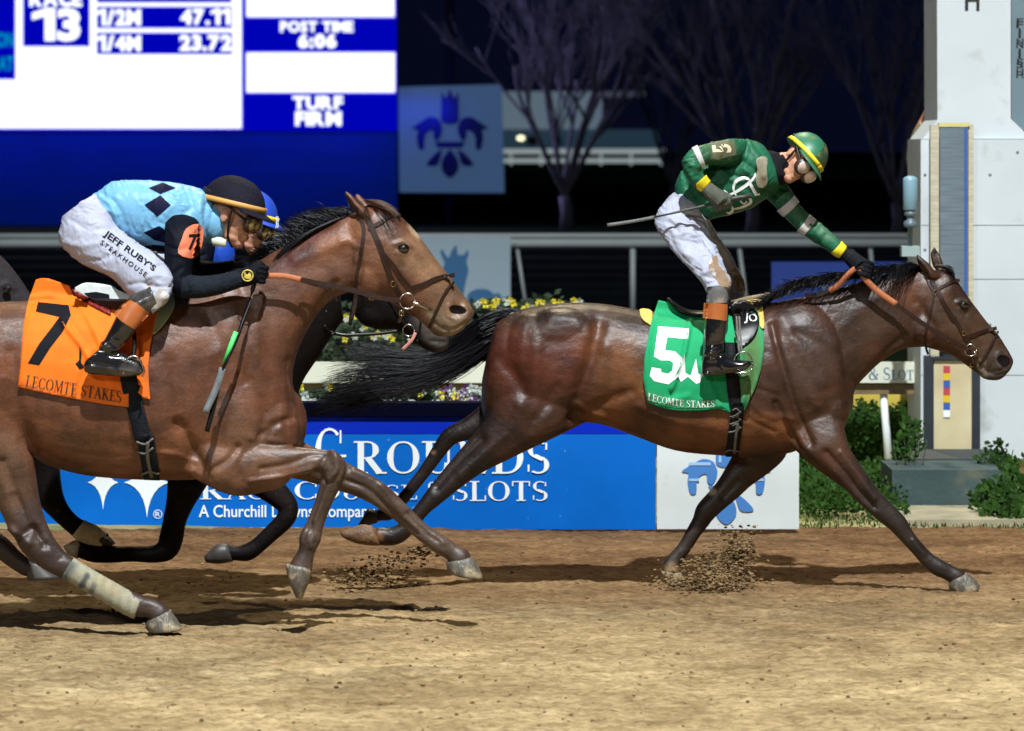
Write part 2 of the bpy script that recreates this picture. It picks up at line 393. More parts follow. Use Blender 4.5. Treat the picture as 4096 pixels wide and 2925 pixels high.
# ================================================================ ground
def nonuni(lo, hi, flo, fhi, fine, grow=1.25):
    a = list(np.arange(flo, fhi + fine/2, fine)); s = fine
    while a[-1] < hi: s *= grow; a.append(min(hi, a[-1] + s))
    s = fine; b = []; x = flo
    while x > lo: s *= grow; x = max(lo, x - s); b.append(x)
    return np.array(b[::-1] + a)
def sheet(xs, ys, zf):
    X, Y = np.meshgrid(xs, ys); Z = zf(X, Y); nx, ny = len(xs), len(ys); m = M()
    m.v = list(zip(X.ravel().tolist(), Y.ravel().tolist(), Z.ravel().tolist())); m.n = len(m.v)
    i = np.arange(ny-1)[:, None]*nx + np.arange(nx-1)[None]; i = i.ravel(); m.f = list(zip(i.tolist(), (i+1).tolist(), (i+1+nx).tolist(), (i+nx).tolist())); return m
def edgeY(X): return 25.30 + .10*vnoise(X*1.3, X*0+3.3) - .01*X
def tz(X, Y):
    near = np.clip((27.5-Y)/2, 0, 1)
    z = .020*vnoise(X*1.6, Y*1.8, 1) + .014*vnoise(X*5, Y*7, 2) + .013*vnoise(X*12, Y*17, 3) + .012*vnoise(X*26, Y*34, 4) + .012*vnoise(X*44, Y*48, 5)
    pits = vnoise(X*8+9, Y*9, 7); z -= .02*np.clip(pits - .28, 0, 1)*4
    return z*near - .012
m_dirt = mat('track_dirt', (.37, .28, .125), rough=.97, spec=.08, bump=.6, bscale=70, bdist=.014, stretch=(.55, 1, 1))
def dirt_nodes(m):      # tan crumb turning to brown soil towards the inside rail, finely churned
    nt = m.node_tree; L = nt.links; b = nt.nodes['Principled BSDF']; tc = [n for n in nt.nodes if n.type == 'TEX_COORD'][0]; geo = nt.nodes.new('ShaderNodeNewGeometry')
    def noise(s, d, st=(1,1,1), r=.55):
        mp = nt.nodes.new('ShaderNodeMapping'); mp.inputs['Scale'].default_value = st; L.new(geo.outputs['Position'], mp.inputs[0]); n = nt.nodes.new('ShaderNodeTexNoise'); n.inputs['Scale'].default_value = s; n.inputs['Detail'].default_value = d; n.inputs['Roughness'].default_value = r; L.new(mp.outputs[0], n.inputs['Vector']); return n.outputs[0]
    def ramp(src, p0, c0, p1, c1):
        r = nt.nodes.new('ShaderNodeValToRGB'); L.new(src, r.inputs[0]); r.color_ramp.elements[0].position = p0; r.color_ramp.elements[1].position = p1; r.color_ramp.elements[0].color = (*c0, 1); r.color_ramp.elements[1].color = (*c1, 1); return r.outputs[0]
    def mix(f, a, c, mode='MIX'):
        x = nt.nodes.new('ShaderNodeMix'); x.data_type = 'RGBA'; x.blend_type = mode
        if hasattr(f, 'links'): L.new(f, x.inputs[0])
        else: x.inputs[0].default_value = f
        L.new(a, x.inputs[6]); L.new(c, x.inputs[7]); return x.outputs[2]
    tan_soil = ramp(noise(1.1, 8), .35, (.25, .182, .098), .65, (.385, .295, .165)); brown_soil = ramp(noise(1.4, 8, (.5,1,1)), .35, (.125, .068, .034), .65, (.225, .135, .068))
    sp = nt.nodes.new('ShaderNodeSeparateXYZ'); L.new(geo.outputs['Position'], sp.inputs[0]); md = nt.nodes.new('ShaderNodeMath'); md.operation = 'MULTIPLY_ADD'; L.new(noise(.8, 4, (.35,1,1)), md.inputs[0]); md.inputs[1].default_value = 3.2; L.new(sp.outputs[1], md.inputs[2])
    mr = nt.nodes.new('ShaderNodeMapRange'); mr.inputs[1].default_value = 20.4; mr.inputs[2].default_value = 24.6; L.new(md.outputs[0], mr.inputs[0])
    c = mix(mr.outputs[0], tan_soil, brown_soil)
    c = mix(1., c, ramp(noise(26, 9, (.55,1,1), .7), .34, (.50, .46, .42), .60, (1.12, 1.12, 1.1)), 'MULTIPLY'); c = mix(1., c, ramp(noise(7, 5, (.45,1,1)), .36, (.78, .75, .7), .6, (1.06, 1.06, 1.05)), 'MULTIPLY')
    L.new(c, b.inputs['Base Color'])
dirt_nodes(m_dirt)
dirt = struct('dirt_track', sheet(nonuni(-60, 60, -3.6, 3.6, .022), nonuni(2, 25.4, 15.6, 25.4, .026), tz), m_dirt, smooth=True)
m_verge = mat('verge_ground', (.40, .33, .18), rough=.95, spec=.1, col2=(.14, .17, .05), vscale=2.2, bump=.5, bscale=40)
m_field = mat('infield_grass_ground', (.012, .02, .006), rough=1, spec=.05, col2=(.006, .012, .004), vscale=.4, bump=.4, bscale=9)
struct('verge', sheet(np.linspace(-60, 60, 240), np.linspace(25.32, 31, 16), lambda X, Y: .02*vnoise(X*3, Y*3, 8) - .022 + .03*(Y-25.3)/6), m_verge, smooth=True)
struct('infield', M().box(-900, 900, 31, 2600, -.3, .0), m_field)
# distant turf course, greener than the infield
m_turf = mat('turf_green', (.06, .16, .02), rough=1, spec=.05, col2=(.03, .10, .015), vscale=.2)
struct('turf_course', M().box(-60, 60, 300, 640, -.1, .35), m_turf)
# clods lying on the dirt
def clod(m, c, r, rnd):
    a = rnd.random()*6.28; n = 6; R = []
    for (h, k) in ((-.6, .55), (-.1, 1.), (.45, .75), (.75, .25)):
        R.append([c + np.array([math.cos(a+6.283*j/n)*r*k*rnd.uniform(.75, 1.2)*1.3, math.sin(a+6.283*j/n)*r*k*rnd.uniform(.75, 1.2), h*r*rnd.uniform(.8, 1.1)]) for j in range(n)])
    m.rings(R)
rnd = random.Random(3); m = M()
for i in range(2600):
    Yc = rnd.uniform(16, 25.2); Xc = rnd.uniform(-.15, .15)*Yc; r = .0025 + .008*rnd.random()**4
    z = float(tz(np.array([Xc]), np.array([Yc]))[0]); clod(m, np.array([Xc, Yc, z + r*.4]), r, rnd)
tag(part('dirt_clods', m, mat('clod', (.26, .17, .085), rough=1, spec=.05, var=.65, vscale=9), smooth=False), 'loose crumbs of brown dirt strewn over the track surface', 'dirt', kind='stuff')
# airborne dirt thrown up by the hooves
def spray(label, pts, n, seed):
    rr = random.Random(seed); m = M()
    for i in range(n):
        (x, y, sx, sy, Y) = rr.choice(pts); px, py = x + rr.gauss(0, sx), y + rr.gauss(0, sy)
        w = W(px, py, Y + rr.gauss(0, .12)); 
        if w[2] < .01: w[2] = .01 + rr.random()*.03
        clod(m, w, .0018 + .0105*rr.random()**3.2, rr)
    return tag(part('flying_dirt', m, bpy.data.materials['clod'], smooth=False), label, 'dirt', kind='stuff')
spray('burst of dirt clods kicked up behind the planted hoof of the leading horse', [(2760,2330,70,28,21.9),(2860,2270,60,45,21.95),(2930,2230,45,45,22),(2900,2330,60,25,21.8),(2960,2190,30,40,22),(2900,2300,45,35,21.9),(2850,2330,50,22,21.8)], 5200, 4)
spray('small scatter of dirt clods trailing under the tail of the leading horse', [(1500,2290,70,25,21.9),(1580,2240,70,22,22),(1420,2320,60,18,21.8),(1690,2210,30,10,22)], 1000, 9)
# ================================================================ board fence along the track
Yb = lambda x: 25.31/(1+.158*(x-2048)/FPX)      # one true plane, slightly nearer at the right
m_blue = mat('sign_blue', (.002, .125, .52), rough=.6, spec=0.08, var=.12, vscale=3, dirt=((.18, .36, .66), 26, .70))
m_blue2 = mat('sign_deep_blue', (.003, .022, .42), rough=.6, spec=0.04, var=.1, vscale=4)
m_navy = mat('ledge_navy', (.001, .0015, .009), rough=.6, spec=0.03)
m_white = mat('sign_white', (.60, .66, .66), rough=.5, var=.06, vscale=5, dirt=((.45, .44, .38), 9, .70))
m_wlet = mat('lettering_white', (.74, .80, .82), rough=.5)
m_crest = mat('crest_blue', (.05, .19, .50), rough=.5); m_crest2 = mat('crest_light_blue', (.30, .48, .72), rough=.5)
sg = thing('sponsor_board', 'long blue racecourse board with large white serif lettering, beside the track', 'sign', W(1400, 2110, 25.45))
part('panel', M().boxN(-900, 1738, 2624, 2118, Yb, .05), m_blue, sg, smooth=False)
part('top_band', M().boxN(-900, 1667, 2624, 1736, Yb, .05), m_blue2, sg, smooth=False)
part('ledge', M().boxN(-900, 1612, 2624, 1665, lambda x: Yb(x)-.03, .22), m_navy, sg, smooth=False)
Yl = lambda x: Yb(x) - .006
m = M(); g, _ = serif('G'); letters(m, g, fitN(g, 1260, 1712, 1385, 1905, Yl))
g, _ = serif('ROUNDS'); letters(m, g, fitN(g, 1415, 1765, 2197, 1898, Yl))
g, _ = serif('F'); letters(m, g, fitN(g, 560, 1712, 660, 1898, Yl)); g, _ = serif('AIR'); letters(m, g, fitN(g, 680, 1765, 1050, 1898, Yl)); part('title_lettering', m, m_wlet, sg, smooth=False); m = M()
g, _ = serif('RACE COURSE', small=.8); letters(m, g, fitN(g, 800, 1925, 1668, 1999, Yl))
part('subtitle_lettering', m, m_wlet, sg, smooth=False); m = M(); g, _ = serif('&'); letters(m, g, fitN(g, 1700, 1928, 1768, 2000, Yl)); part('subtitle_lettering', m, m_wlet, sg, smooth=False); m = M(); g, _ = serif('SLOTS'); letters(m, g, fitN(g, 1812, 1925, 2190, 2004, Yl)); part('subtitle_lettering', m, m_wlet, sg, smooth=False); m = M()
g = text2d('A Churchill Downs Company', .012); letters(m, g, fitN(g, 795, 2020, 1500, 2085, Yl)); g = text2d('R', .01); letters(m, g, fitN(g, 622, 2048, 640, 2066, Yl))
ring = a_(0, 0, 1, 1, 0, 360, wt=.14, wn=.14, n=24); letters(m, [ring], lambda u, v, k: W(631+u*18, 2057-v*18, Yl(631)) - np.array([0, .001, 0]))
part('small_lettering', m, m_wlet, sg, smooth=False)
def poly(m, pts, Y, dy=0):
    vs, fs = fill2d(pts, 1e6); Yf = Y if callable(Y) else (lambda x: Y)
    V = [W(x, y, Yf(x)) - np.array([0, dy, 0]) for (x, y) in vs]
    m.add(V, [f if np.cross(V[f[1]]-V[f[0]], V[f[2]]-V[f[0]])[1] < 0 else f[::-1] for f in fs])
def curvy(pts, s=4): q = crom(np.array(pts + [pts[0]], float), s); return [tuple(a) for a in q[:-1]]
# white curved diamond logo under the belly of the near horse
m = M()
for c, w_, h_2 in ((412, 62, 110), (588, 92, 140)):
    y0 = 1930; q = []
    for (ax, ay, bx, by) in ((-w_,0,0,h_2),(0,h_2,w_,0),(w_,0,0,-h_2),(0,-h_2,-w_,0)):
        for k in range(6):
            t = k/6; mx, my = (ax+bx)*.12, (ay+by)*.12; q.append((c+(1-t)**2*ax+2*t*(1-t)*mx+t*t*bx, y0+(1-t)**2*ay+2*t*(1-t)*my+t*t*by))
    poly(m, q, Yl, .001*(c > 500))
part('logo', m, m_wlet, sg, smooth=False)
EM = [  # crest: two bridled horse heads either side of a fleur-de-lis, unit space
 [(0,1),(.12,.78),(.22,.92),(.24,.5),(.2,.22),(-.2,.22),(-.24,.5),(-.22,.92),(-.12,.78)],
 [(.2,.1),(.3,.3),(.55,.36),(.8,.24),(1.04,.1),(.88,.06),(.9,-.1),(.84,-.36),(.7,-.36),(.68,-.1),(.58,.02),(.46,.04),(.44,-.12),(.34,-.18),(.24,-.06)],
 [(-.42,-.2),(.42,-.2),(.34,-.34),(-.34,-.34)],
 [(0,-.36),(.2,-.58),(.22,-.84),(0,-1.02),(-.22,-.84),(-.2,-.58)],
 [(.2,-.36),(.42,-.48),(.64,-.72),(.36,-.74),(.26,-.58)]]
def crest(m, cx_, cy_, rx, ry, Y):
    Yf = Y if callable(Y) else (lambda x: Y)
    for i, q in enumerate(EM):
        for s_ in ((1,) if i in (0, 2, 3) else (1, -1)):
            poly(m, [(cx_+s_*a*rx, cy_-b*ry) for a, b in (curvy(q, 3) if i != 2 else q)], lambda x: Yf(x) - .006)
sp = thing('crest_board', 'white board with blue horse head crest, at right end of the blue board', 'sign', W(2910, 2120, 25.1))
part('panel', M().boxN(2628, 1640, 3196, 2117, lambda x: Yb(x)-.012, .05), m_white, sp, smooth=False)
m = M(); crest(m, 2905, 1905, 172, 190, lambda x: Yb(x) - .014); part('crest', m, m_crest, sp, smooth=False)
for s_ in (1, -1):
    for (x0, y0, x1, y1) in ((2905+s_*62, 1850, 2905+s_*150, 1862), (2905+s_*108, 1915, 2905+s_*150, 1925), (2905+s_*20, 1780, 2905+s_*30, 1850)):
        part('crest_highlight', M().boxN(min(x0,x1), y0, max(x0,x1), y1, lambda x: Yb(x)-.024, .002), m_crest2, sp, smooth=False)
# ================================================================ running rail with printed cover
m_cream = mat('rail_cream', (.60, .62, .52), rough=.45, var=.08, vscale=3); m_brown = mat('beam_brown', (.17, .115, .05), rough=.7, var=.3, vscale=20)
m_wmetal = mat('post_white', (.66, .70, .70), rough=.4); m_letgrey = mat('rail_lettering', (.10, .17, .24), rough=.6)
rl = thing('running_rail', 'white running rail with printed cover, crossing behind both horses', 'rail', W(1500, 1880, 29.8))
Yr = 29.0
part('cover', M().boxN(-400, 1450, 3700, 1532, Yr, .1), m_cream, rl, smooth=False)
part('cover_beam', M().boxN(-400, 1534, 3700, 1578, Yr+.05, .09), m_brown, rl, smooth=False)  # brown beam under the printed cover
for px_, lean in ((340, 0), (1300, 0), (2350, 0), (3552, -18)):
    m = M(); tube3(m, [W(px_+lean, 1578, Yr+.1), W(px_+6, 1886, Yr+.12)], [.028, .032], k=10); m.ellipsoid(W(px_+6, 1886, Yr+.12), (.06, .06, .03)); part('post', m, m_wmetal, rl)
m = M(); g, _ = serif('& SLOTS', small=.8); letters(m, g, fitN(g, 3475, 1470, 3680, 1520, Yr-.004)); part('lettering', m, m_letgrey, rl, smooth=False)
rr_ = thing('rail_end', 'short white rail section with letters fg at right edge of the photo', 'rail', W(4080, 1880, 29.4))
part('cover', M().boxN(4012, 1452, 4500, 1534, Yr-.1, .1), m_cream, rr_, smooth=False); part('bracket', M().boxN(4078, 1536, 4500, 1566, Yr-.05, .08), m_brown, rr_, smooth=False)
m = M(); tube3(m, [W(4350, 1560, Yr), W(4350, 1890, Yr)], .03, k=10); part('post', m, m_wmetal, rr_)
m = M(); g = text2d('fg', .03); letters(m, g, fitN(g, 4052, 1466, 4120, 1524, Yr-.11)); part('lettering', m, mat('black_print', (.01, .012, .015), rough=.5), rr_, smooth=False)
yb = M().boxN(3395, 1574, 3640, 1655, 30.2, .05); tag(part('yellow_board', yb, mat('yellow_board', (.55, .42, .06), rough=.6, var=.2, vscale=3), smooth=False), 'plain yellow board low behind the running rail, above the hedge', 'board')
# ================================================================ plants
def leafy(m, c, rx, ry, rz, n, size, rnd, up=0):
    for i in range(n):
        while True:
            q = np.array([rnd.uniform(-1, 1) for _ in range(3)])
            if q @ q < 1: break
        p_ = np.array(c) + q*np.array([rx, ry, rz]); s_ = size*rnd.uniform(.5, 1.3); a = rnd.random()*6.28
        d = np.array([math.cos(a), rnd.uniform(-.6, .6), rnd.uniform(-.3, .9)+up]); d /= np.linalg.norm(d); w_ = np.cross(d, np.array([rnd.uniform(-.5,.5), -1, rnd.uniform(-.5,.5)])); w_ /= np.linalg.norm(w_)
        m.add([p_, p_+d*s_*.5+w_*s_*.28, p_+d*s_, p_+d*s_*.5-w_*s_*.28], [(0,1,2,3)])
m_leaf = mat('leaf_green', (.032, .082, .010), rough=.75, spec=.15, col2=(.010, .032, .005), vscale=9); m_leafd = mat('leaf_dark', (.02, .045, .014), rough=.7, col2=(.008, .018, .006), vscale=6)
rnd = random.Random(11)
m = M()
for i in range(110):
    c = W(rnd.uniform(3180, 3640), rnd.uniform(1665, 1870), 29.5+rnd.random()*.9); leafy(m, c, .22, .2, .13, 130, .045, rnd)
tag(part('hedge', m, m_leaf, smooth=False), 'low green hedge behind the rail, between the white crest panel and the tower', 'hedge')
m = M()
for i in range(95):
    Yi = rnd.uniform(25.9, 28.6); c = W(rnd.uniform(3190, 3575), 1900, Yi); c[2] = rnd.uniform(.0, .14); leafy(m, c, .17, .2, .08, 60, .04, rnd)
tag(part('ivy', m, m_leaf, smooth=False), 'low dark ivy spreading over the ground in front of the hedge, left of the concrete base', 'ivy', kind='stuff')
def bush(label, pts, n=120, size=.06, r=.16, material=None, group=None):
    m = M()
    for (x, y, Y) in pts: leafy(m, W(x, y, Y), r, r*.8, r*.8, n, size, rnd, .3)
    s = M(); x, y, Y = pts[0]; w = W(x, y, Y)
    for k in range(4): tube3(s, [np.array([w[0]+.03*k-.05, w[1], 0]), np.array([w[0]+.08*(k-1.5), w[1], max(w[2], .12)])], [.008, .004], k=5)
    t = thing('weed_bush', label, 'plant', (w[0], w[1], 0), group); part('leaves', m, material or m_leaf, t, smooth=False); part('stems', s, m_leafd, t); return t
bush('leafy green weeds growing against the right end of the concrete base', [(4040,1960,26.0),(4080,1900,26.2),(4000,2030,25.8),(4090,2000,25.9),(4060,2080,25.7),(3960,2010,26.1)])
bush('small vine sprig creeping up the white tower wall above the concrete base', [(3985,1800,27.2),(3960,1850,27.1),(4010,1845,27.2)], n=50, size=.045, r=.09)
bush('green weed tuft at the left foot of the white tower', [(3640,1760,27.0),(3620,1810,27.0),(3650,1720,27.1)], n=60, size=.05, r=.1)
def grass(x0, x1, y0, y1, n, seed, hmax=.1):
    rr = random.Random(seed); m = M()
    for i in range(n):
        x, y = rr.uniform(x0, x1), rr.uniform(y0, y1); Y = FPX*CAMH/(y-YH); w = W(x, y, Y)
        if vnoise(np.array([w[0]*2.2]), np.array([w[1]*3]), 12)[0] < -.08: continue
        h = hmax*rr.uniform(.3, 1.1); a = rr.random()*6.28; d = np.array([math.cos(a)*.5, math.sin(a)*.4, 1.])*h; s_ = np.array([math.sin(a), math.cos(a), 0])*.006
        w[2] -= .01; m.add([w-s_, w+s_, w+d*.6+s_*.7+np.array([0,0,0]), w+d], [(0,1,2,3)])
    return m
tag(part('grass', grass(3200, 4200, 2010, 2110, 1700, 5, .04).add([], []), m_leaf, smooth=False), 'short patchy green grass on the verge at the right, by the concrete base', 'grass', kind='stuff')
m = grass(-200, 2700, 1990, 2080, 100, 6)
# planters with pansies
m_yel = mat('petal_yellow', (.50, .42, .012), rough=.6); m_wp = mat('petal_white', (.34, .38, .34), rough=.6); m_pur = mat('petal_purple', (.10, .03, .13), rough=.6)
def flowers(label, x0, x1, y0, y1, Y, cols, nf, n_leaf=500):
    t = thing('flower_planting', label, 'flowers', W((x0+x1)/2, y1, Y), 'pansy plantings between board and rail')
    m = M(); 
    for i in range(max(3, int((x1-x0)/40))): leafy(m, W(rnd.uniform(x0, x1), (y0+y1)/2+rnd.uniform(0, (y1-y0)/2.5), Y+rnd.uniform(-.1, .1)), .14, .12, (y1-y0)*Y/FPX*.35, n_leaf//6, .06, rnd)
    part('foliage', m, m_leafd, t, smooth=False)
    for mm in set(c[0] for c in cols):
        m = M(); w_ = sum(c[1] for c in cols if c[0] == mm)
        for i in range(int(nf*w_)):
            c = W(rnd.uniform(x0, x1), rnd.uniform(y0, y0+(y1-y0)*.75), Y-.12-rnd.random()*.08); r = rnd.uniform(.020, .034)
            for k in range(5):
                a = 6.283*k/5+rnd.random(); q = c + np.array([math.cos(a), 0, math.sin(a)])*r*.6; tt = np.array([math.cos(a), rnd.uniform(-.5,.5), math.sin(a)]); u = np.array([-math.sin(a), 0, math.cos(a)])
                m.add([q-tt*r*.5, q+u*r*.5, q+tt*r*.6-np.array([0,.01,0]), q-u*r*.5], [(0,1,2,3)])
        part('blossoms', m, {'y': m_yel, 'w': m_wp, 'p': m_pur}[mm], t, smooth=False)
flowers('yellow pansies above the rail, over the tail of the leading horse', 2080, 2330, 1196, 1262, 30.6, [('y', .85), ('w', .15)], 20)
flowers('white and yellow pansies seen under the chin of the dark horse', 1380, 1700, 1250, 1400, 30.6, [('y', .5), ('w', .5)], 34)
flowers('white and purple pansies low behind the board, beside the rump of the leading horse', 1755, 1960, 1550, 1640, 26.3, [('w', .5), ('p', .4), ('y', .1)], 60)
flowers('sparse pansies low behind the board, left of the hanging tail', 1180, 1700, 1545, 1600, 26.5, [('w', .3), ('y', .3)], 20)
flowers('yellow pansies just left of the nose of the near horse', 1900, 2060, 1195, 1250, 30.6, [('y', .7), ('w', .3)], 10)
m = M()
for i in range(70): leafy(m, W(rnd.uniform(1250, 2340), rnd.uniform(1270, 1640), 30.9+rnd.random()*.5), .26, .15, .2, 60, .08, rnd)
tag(part('flower_bank_foliage', m, m_leafd, smooth=False), 'dark leafy bank behind the running rail, under the yellow pansies', 'plants')
tag(part('small_crest_board', M().boxN(1150, 1586, 1905, 1640, 26.9, .04), m_white, smooth=False), 'low white board behind the blue board, under the hanging tail', 'sign')
# ================================================================ white pipe rail of the turf course
m_pipe = mat('pipe_white', (.82, .90, .90), rough=.35, var=.1, vscale=2)
pr_ = thing('pipe_rail', 'white pipe rail with two tubes, crossing behind the jockeys', 'rail', W(1900, 1240, 57))
Yp = 57.
for (y_, r_) in ((942, .036), (972, .064)):
    m = M(); tube3(m, [W(-900, y_+2, Yp), W(3740, y_, Yp)], r_, k=12); part('pipe', m, m_pipe, pr_)
for (x_, w_, dx) in ((2531, .042, 0), (2100, .026, 34), (-150, .04, 0), (2985, .03, 30), (3500, .03, 20), (900, .035, 0)):
    m = M(); tube3(m, [W(x_-dx, 975, Yp+.06), W(x_+dx*.2, 1245, Yp+.06)], w_, k=10); part('post', m, m_pipe, pr_)
# slatted dark infield fence behind it
m_slat = mat('slat_dark', (.008, .014, .018), rough=.9, spec=.05, var=.4, vscale=1); m = M()
for y_ in range(1000, 1260, 36): m.boxN(-900, y_, 4300, y_+24, 60, .04)
tag(part('slat_fence', m, m_slat, smooth=False), 'dark horizontal slat fence behind the white pipe rail', 'fence')
sgn = thing('horse_head_sign', 'pale blue square sign with a blue horse head, behind the near horse nose', 'sign', W(1850, 1242, 56.5))
part('panel', M().boxN(1560, 948, 2042, 1242, 56.4, .06), mat('pale_panel', (.62, .82, .95), rough=.5, var=.08, vscale=1), sgn, smooth=False)
m = M()
q = B((1235,500),(1250,480),(1270,520),(1290,540),(1310,490),(1340,450),(1350,520),(1390,520),(1415,480),(1420,520),(1405,560),(1420,620),(1400,700),(1385,780),(1340,790),(1310,720),(1250,620),(1265,570)); poly(m, [(a, b) for a, b in q], 56.38)
poly(m, curvy(B((1400,850),(1420,770),(1490,740),(1570,760),(1600,850))), 56.38); poly(m, curvy(B((1600,850),(1570,790),(1620,770),(1650,850))), 56.375)
part('horse_head_emblem', m, mat('emblem_blue', (.06, .25, .55), rough=.5), sgn, smooth=False)
bs = thing('blue_banner', 'blue banner below the pipe rail, behind the neck of the leading horse', 'sign', W(3350, 1220, 50))
part('panel', M().boxN(3086, 1048, 3668, 1215, 50, .05), mat('banner_blue', (.006, .045, .32), rough=.5, var=.15, vscale=1), bs, smooth=False)
for q in (((3260,1130),(3290,1100),(3320,1130),(3300,1160)), ((3490,1110),(3520,1080),(3590,1085),(3600,1110))): m = M(); poly(m, curvy(list(q)), 49.98); part('lettering', m, bpy.data.materials.get('banner_mark') or mat('banner_mark', (.22, .36, .62), rough=.5), bs, smooth=False)
# ================================================================ finish tower
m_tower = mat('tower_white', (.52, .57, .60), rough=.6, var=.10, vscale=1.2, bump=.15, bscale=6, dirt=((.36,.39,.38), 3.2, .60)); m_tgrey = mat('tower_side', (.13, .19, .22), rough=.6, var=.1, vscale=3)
tw = thing('finish_tower', 'tall white finish line tower with black upright letters, right of the leading horse', 'tower', W(3900, 1850, 29.6))
def prism(m, pts, Y, th):
    vs, fs = fill2d(pts, 1e6); n = len(vs); V = [W(x, y, Y) for x, y in vs]; V2 = [v + np.array([0, th, 0]) for v in V]
    fs = [f if np.cross(V[f[1]]-V[f[0]], V[f[2]]-V[f[0]])[1] < 0 else f[::-1] for f in fs]; k = len(pts)
    bd = []; ed = set()
    for f in fs:
        for i in range(len(f)): ed.add((f[i], f[(i+1) % len(f)]))
    for (a, b) in ed:
        if (b, a) not in ed: bd.append((b, a, a+n, b+n))
    return m.add(V + V2, list(fs) + [tuple(i+n for i in f[::-1]) for f in fs] + bd)
part('upper_column', prism(M(), [(3745,-700),(4043,-700),(4043,476),(4100,530),(4200,556),(3690,556),(3750,480)], 28.6, .9), m_tower, tw, smooth=False)
part('lower_column', prism(M(), [(3683,558),(4600,558),(4600,1835),(3683,1835)], 28.55, .95), m_tower, tw, smooth=False)
for y_ in (900, 1116, 1500): part('joint', M().boxN(3684, y_, 4599, y_+1.2, 28.546, .003), m_tgrey, tw, smooth=False)
for x_, y_ in ((3700,700),(3700,1000),(3960,700),(3960,1300),(4070,610)): m = M(); m.ellipsoid(W(x_, y_, 28.55), (.012,.006,.012), n=8, m=6); part('bolt', m, m_tgrey, tw)
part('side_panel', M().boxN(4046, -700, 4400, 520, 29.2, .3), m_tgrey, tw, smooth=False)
m = M(); mb = bpy.data.materials['black_print']
g = text2d('H', .02); letters(m, g, fitN(g, 3860, -48, 3918, 40, 28.59))
for i, ch in enumerate('FINISH'): g = text2d(ch, .03); letters(m, g, fitN(g, 4066 if ch != 'I' else 4074, 74+i*40, 4094 if ch != 'I' else 4084, 102+i*40, 29.18))
part('lettering', m, mb, tw, smooth=False)
Ym = 28.42
mi = thing('finish_mirror', 'tall narrow mirror strip with colour swatches on dark posts, before the white tower', 'mirror', W(3815, 1835, Ym))
part('upper_panel', M().boxN(3760, 508, 3872, 1400, Ym, .06), mat('brushed_panel', (.20, .26, .31), rough=.35, var=.35, vscale=3, stretch=(1, 1, 22), metal=.3), mi, smooth=False)
part('top_trim', M().boxN(3755, 492, 3880, 506, Ym-.01, .08), mat('trim_yellow', (.55, .48, .16), rough=.5), mi, smooth=False)
part('blue_edge', M().boxN(3858, 512, 3868, 1400, Ym-.012, .01), mat('edge_blue', (.02, .09, .36), rough=.5), mi, smooth=False)
m_tape = mat('tape_cream', (.52, .47, .34), rough=.6, var=.3, vscale=12, stretch=(1, 1, 6))
for x_ in (3722, 3874): part('measuring_strip', M().boxN(x_, 500, x_+20 if x_ > 3800 else x_+34, 1430, Ym+.01, .06), m_tape, mi, smooth=False)
m_post = mat('post_dark', (.018, .026, .036), rough=.5, var=.3, vscale=6)
for x_ in (3700, 3888): part('post', M().boxN(x_, 1425, x_+33, 1850, Ym, .12), m_post, mi, smooth=False)
part('swatch_panel', M().boxN(3735, 1442, 3886, 1822, Ym+.03, .05), mat('swatch_cream', (.62, .57, .36), rough=.4, col2=(.46, .37, .22), vscale=2.5), mi, smooth=False)
for i, c in enumerate(((.42,.05,.06),(.62,.42,.02),(.03,.09,.34),(.42,.05,.06),(.62,.42,.02),(.03,.09,.34),(.75,.78,.76))):
    part('swatch', M().boxN(3774, 1464+i*29.5, 3800, 1464+(i+1)*29.5-1, Ym+.02, .008), mat('swatch_%s' % 'red yellow blue crimson amber navy white'.split()[i], c, rough=.5), mi, smooth=False)
part('top_bar', M().boxN(3735, 1426, 3886, 1440, Ym+.002, .1), m_post, mi, smooth=False)
part('foot_ledge', M().boxN(3650, 1836, 4030, 1862, 27.45, .9), mat('ledge_grey', (.045, .055, .055), rough=.8, var=.3, vscale=5), mi, smooth=False)
bb = M().box(W(3568,2036,26.6)[0], W(4034,2036,26.6)[0], 26.6, 27.4, -.05, W(3600,1880,26.6)[2])
tag(part('concrete_base', bb, mat('base_green', (.045, .075, .072), rough=.85, col2=(.02, .045, .05), vscale=1.6, bump=.3, bscale=30, dirt=((.12, .115, .08), 3, .6)), smooth=False), 'low grey green concrete block carrying the finish mirror', 'plinth')
pav = M().box(W(3560,2060,26.3)[0], W(4080,2060,26.3)[0], 25.55, 26.58, -.05, .03); tag(part('paving', pav, mat('paving', (.36, .32, .22), rough=.9, col2=(.22, .20, .13), vscale=6, bump=.3, bscale=30), smooth=False), None, kind='structure')
# camera rig hanging beside the tower: white cylinder on a rod
cr = thing('remote_camera', 'pale blue cylindrical device on a rod, above the pipe rail left of the tower', 'device', W(3640, 1000, 28.2))
Yc = 28.0; cxx = 3641
def lathe(m, prof, cx_, Y, k=20):
    m.rings([[W(cx_, y, Y) + np.array([math.cos(6.283*j/k)*r, math.sin(6.283*j/k)*r, 0]) for j in range(k)] for (y, r) in prof])
m = M(); lathe(m, [(704,.02),(712,.05),(722,.054),(838,.054),(842,.045)], cxx, Yc); part('housing', m, mat('device_blue', (.20, .34, .42), rough=.4), cr)
m = M(); lathe(m, [(842,.03),(850,.045),(862,.045),(866,.028),(880,.028),(886,.046),(898,.05),(908,.046),(912,.02),(990,.018)], cxx, Yc); part('stem', m, mat('device_grey', (.10, .15, .18), rough=.4), cr)
part('bracket', M().boxN(3608, 985, 3680, 1026, Yc-.04, .14), mat('bracket_pale', (.28, .36, .36), rough=.5), cr, smooth=False)
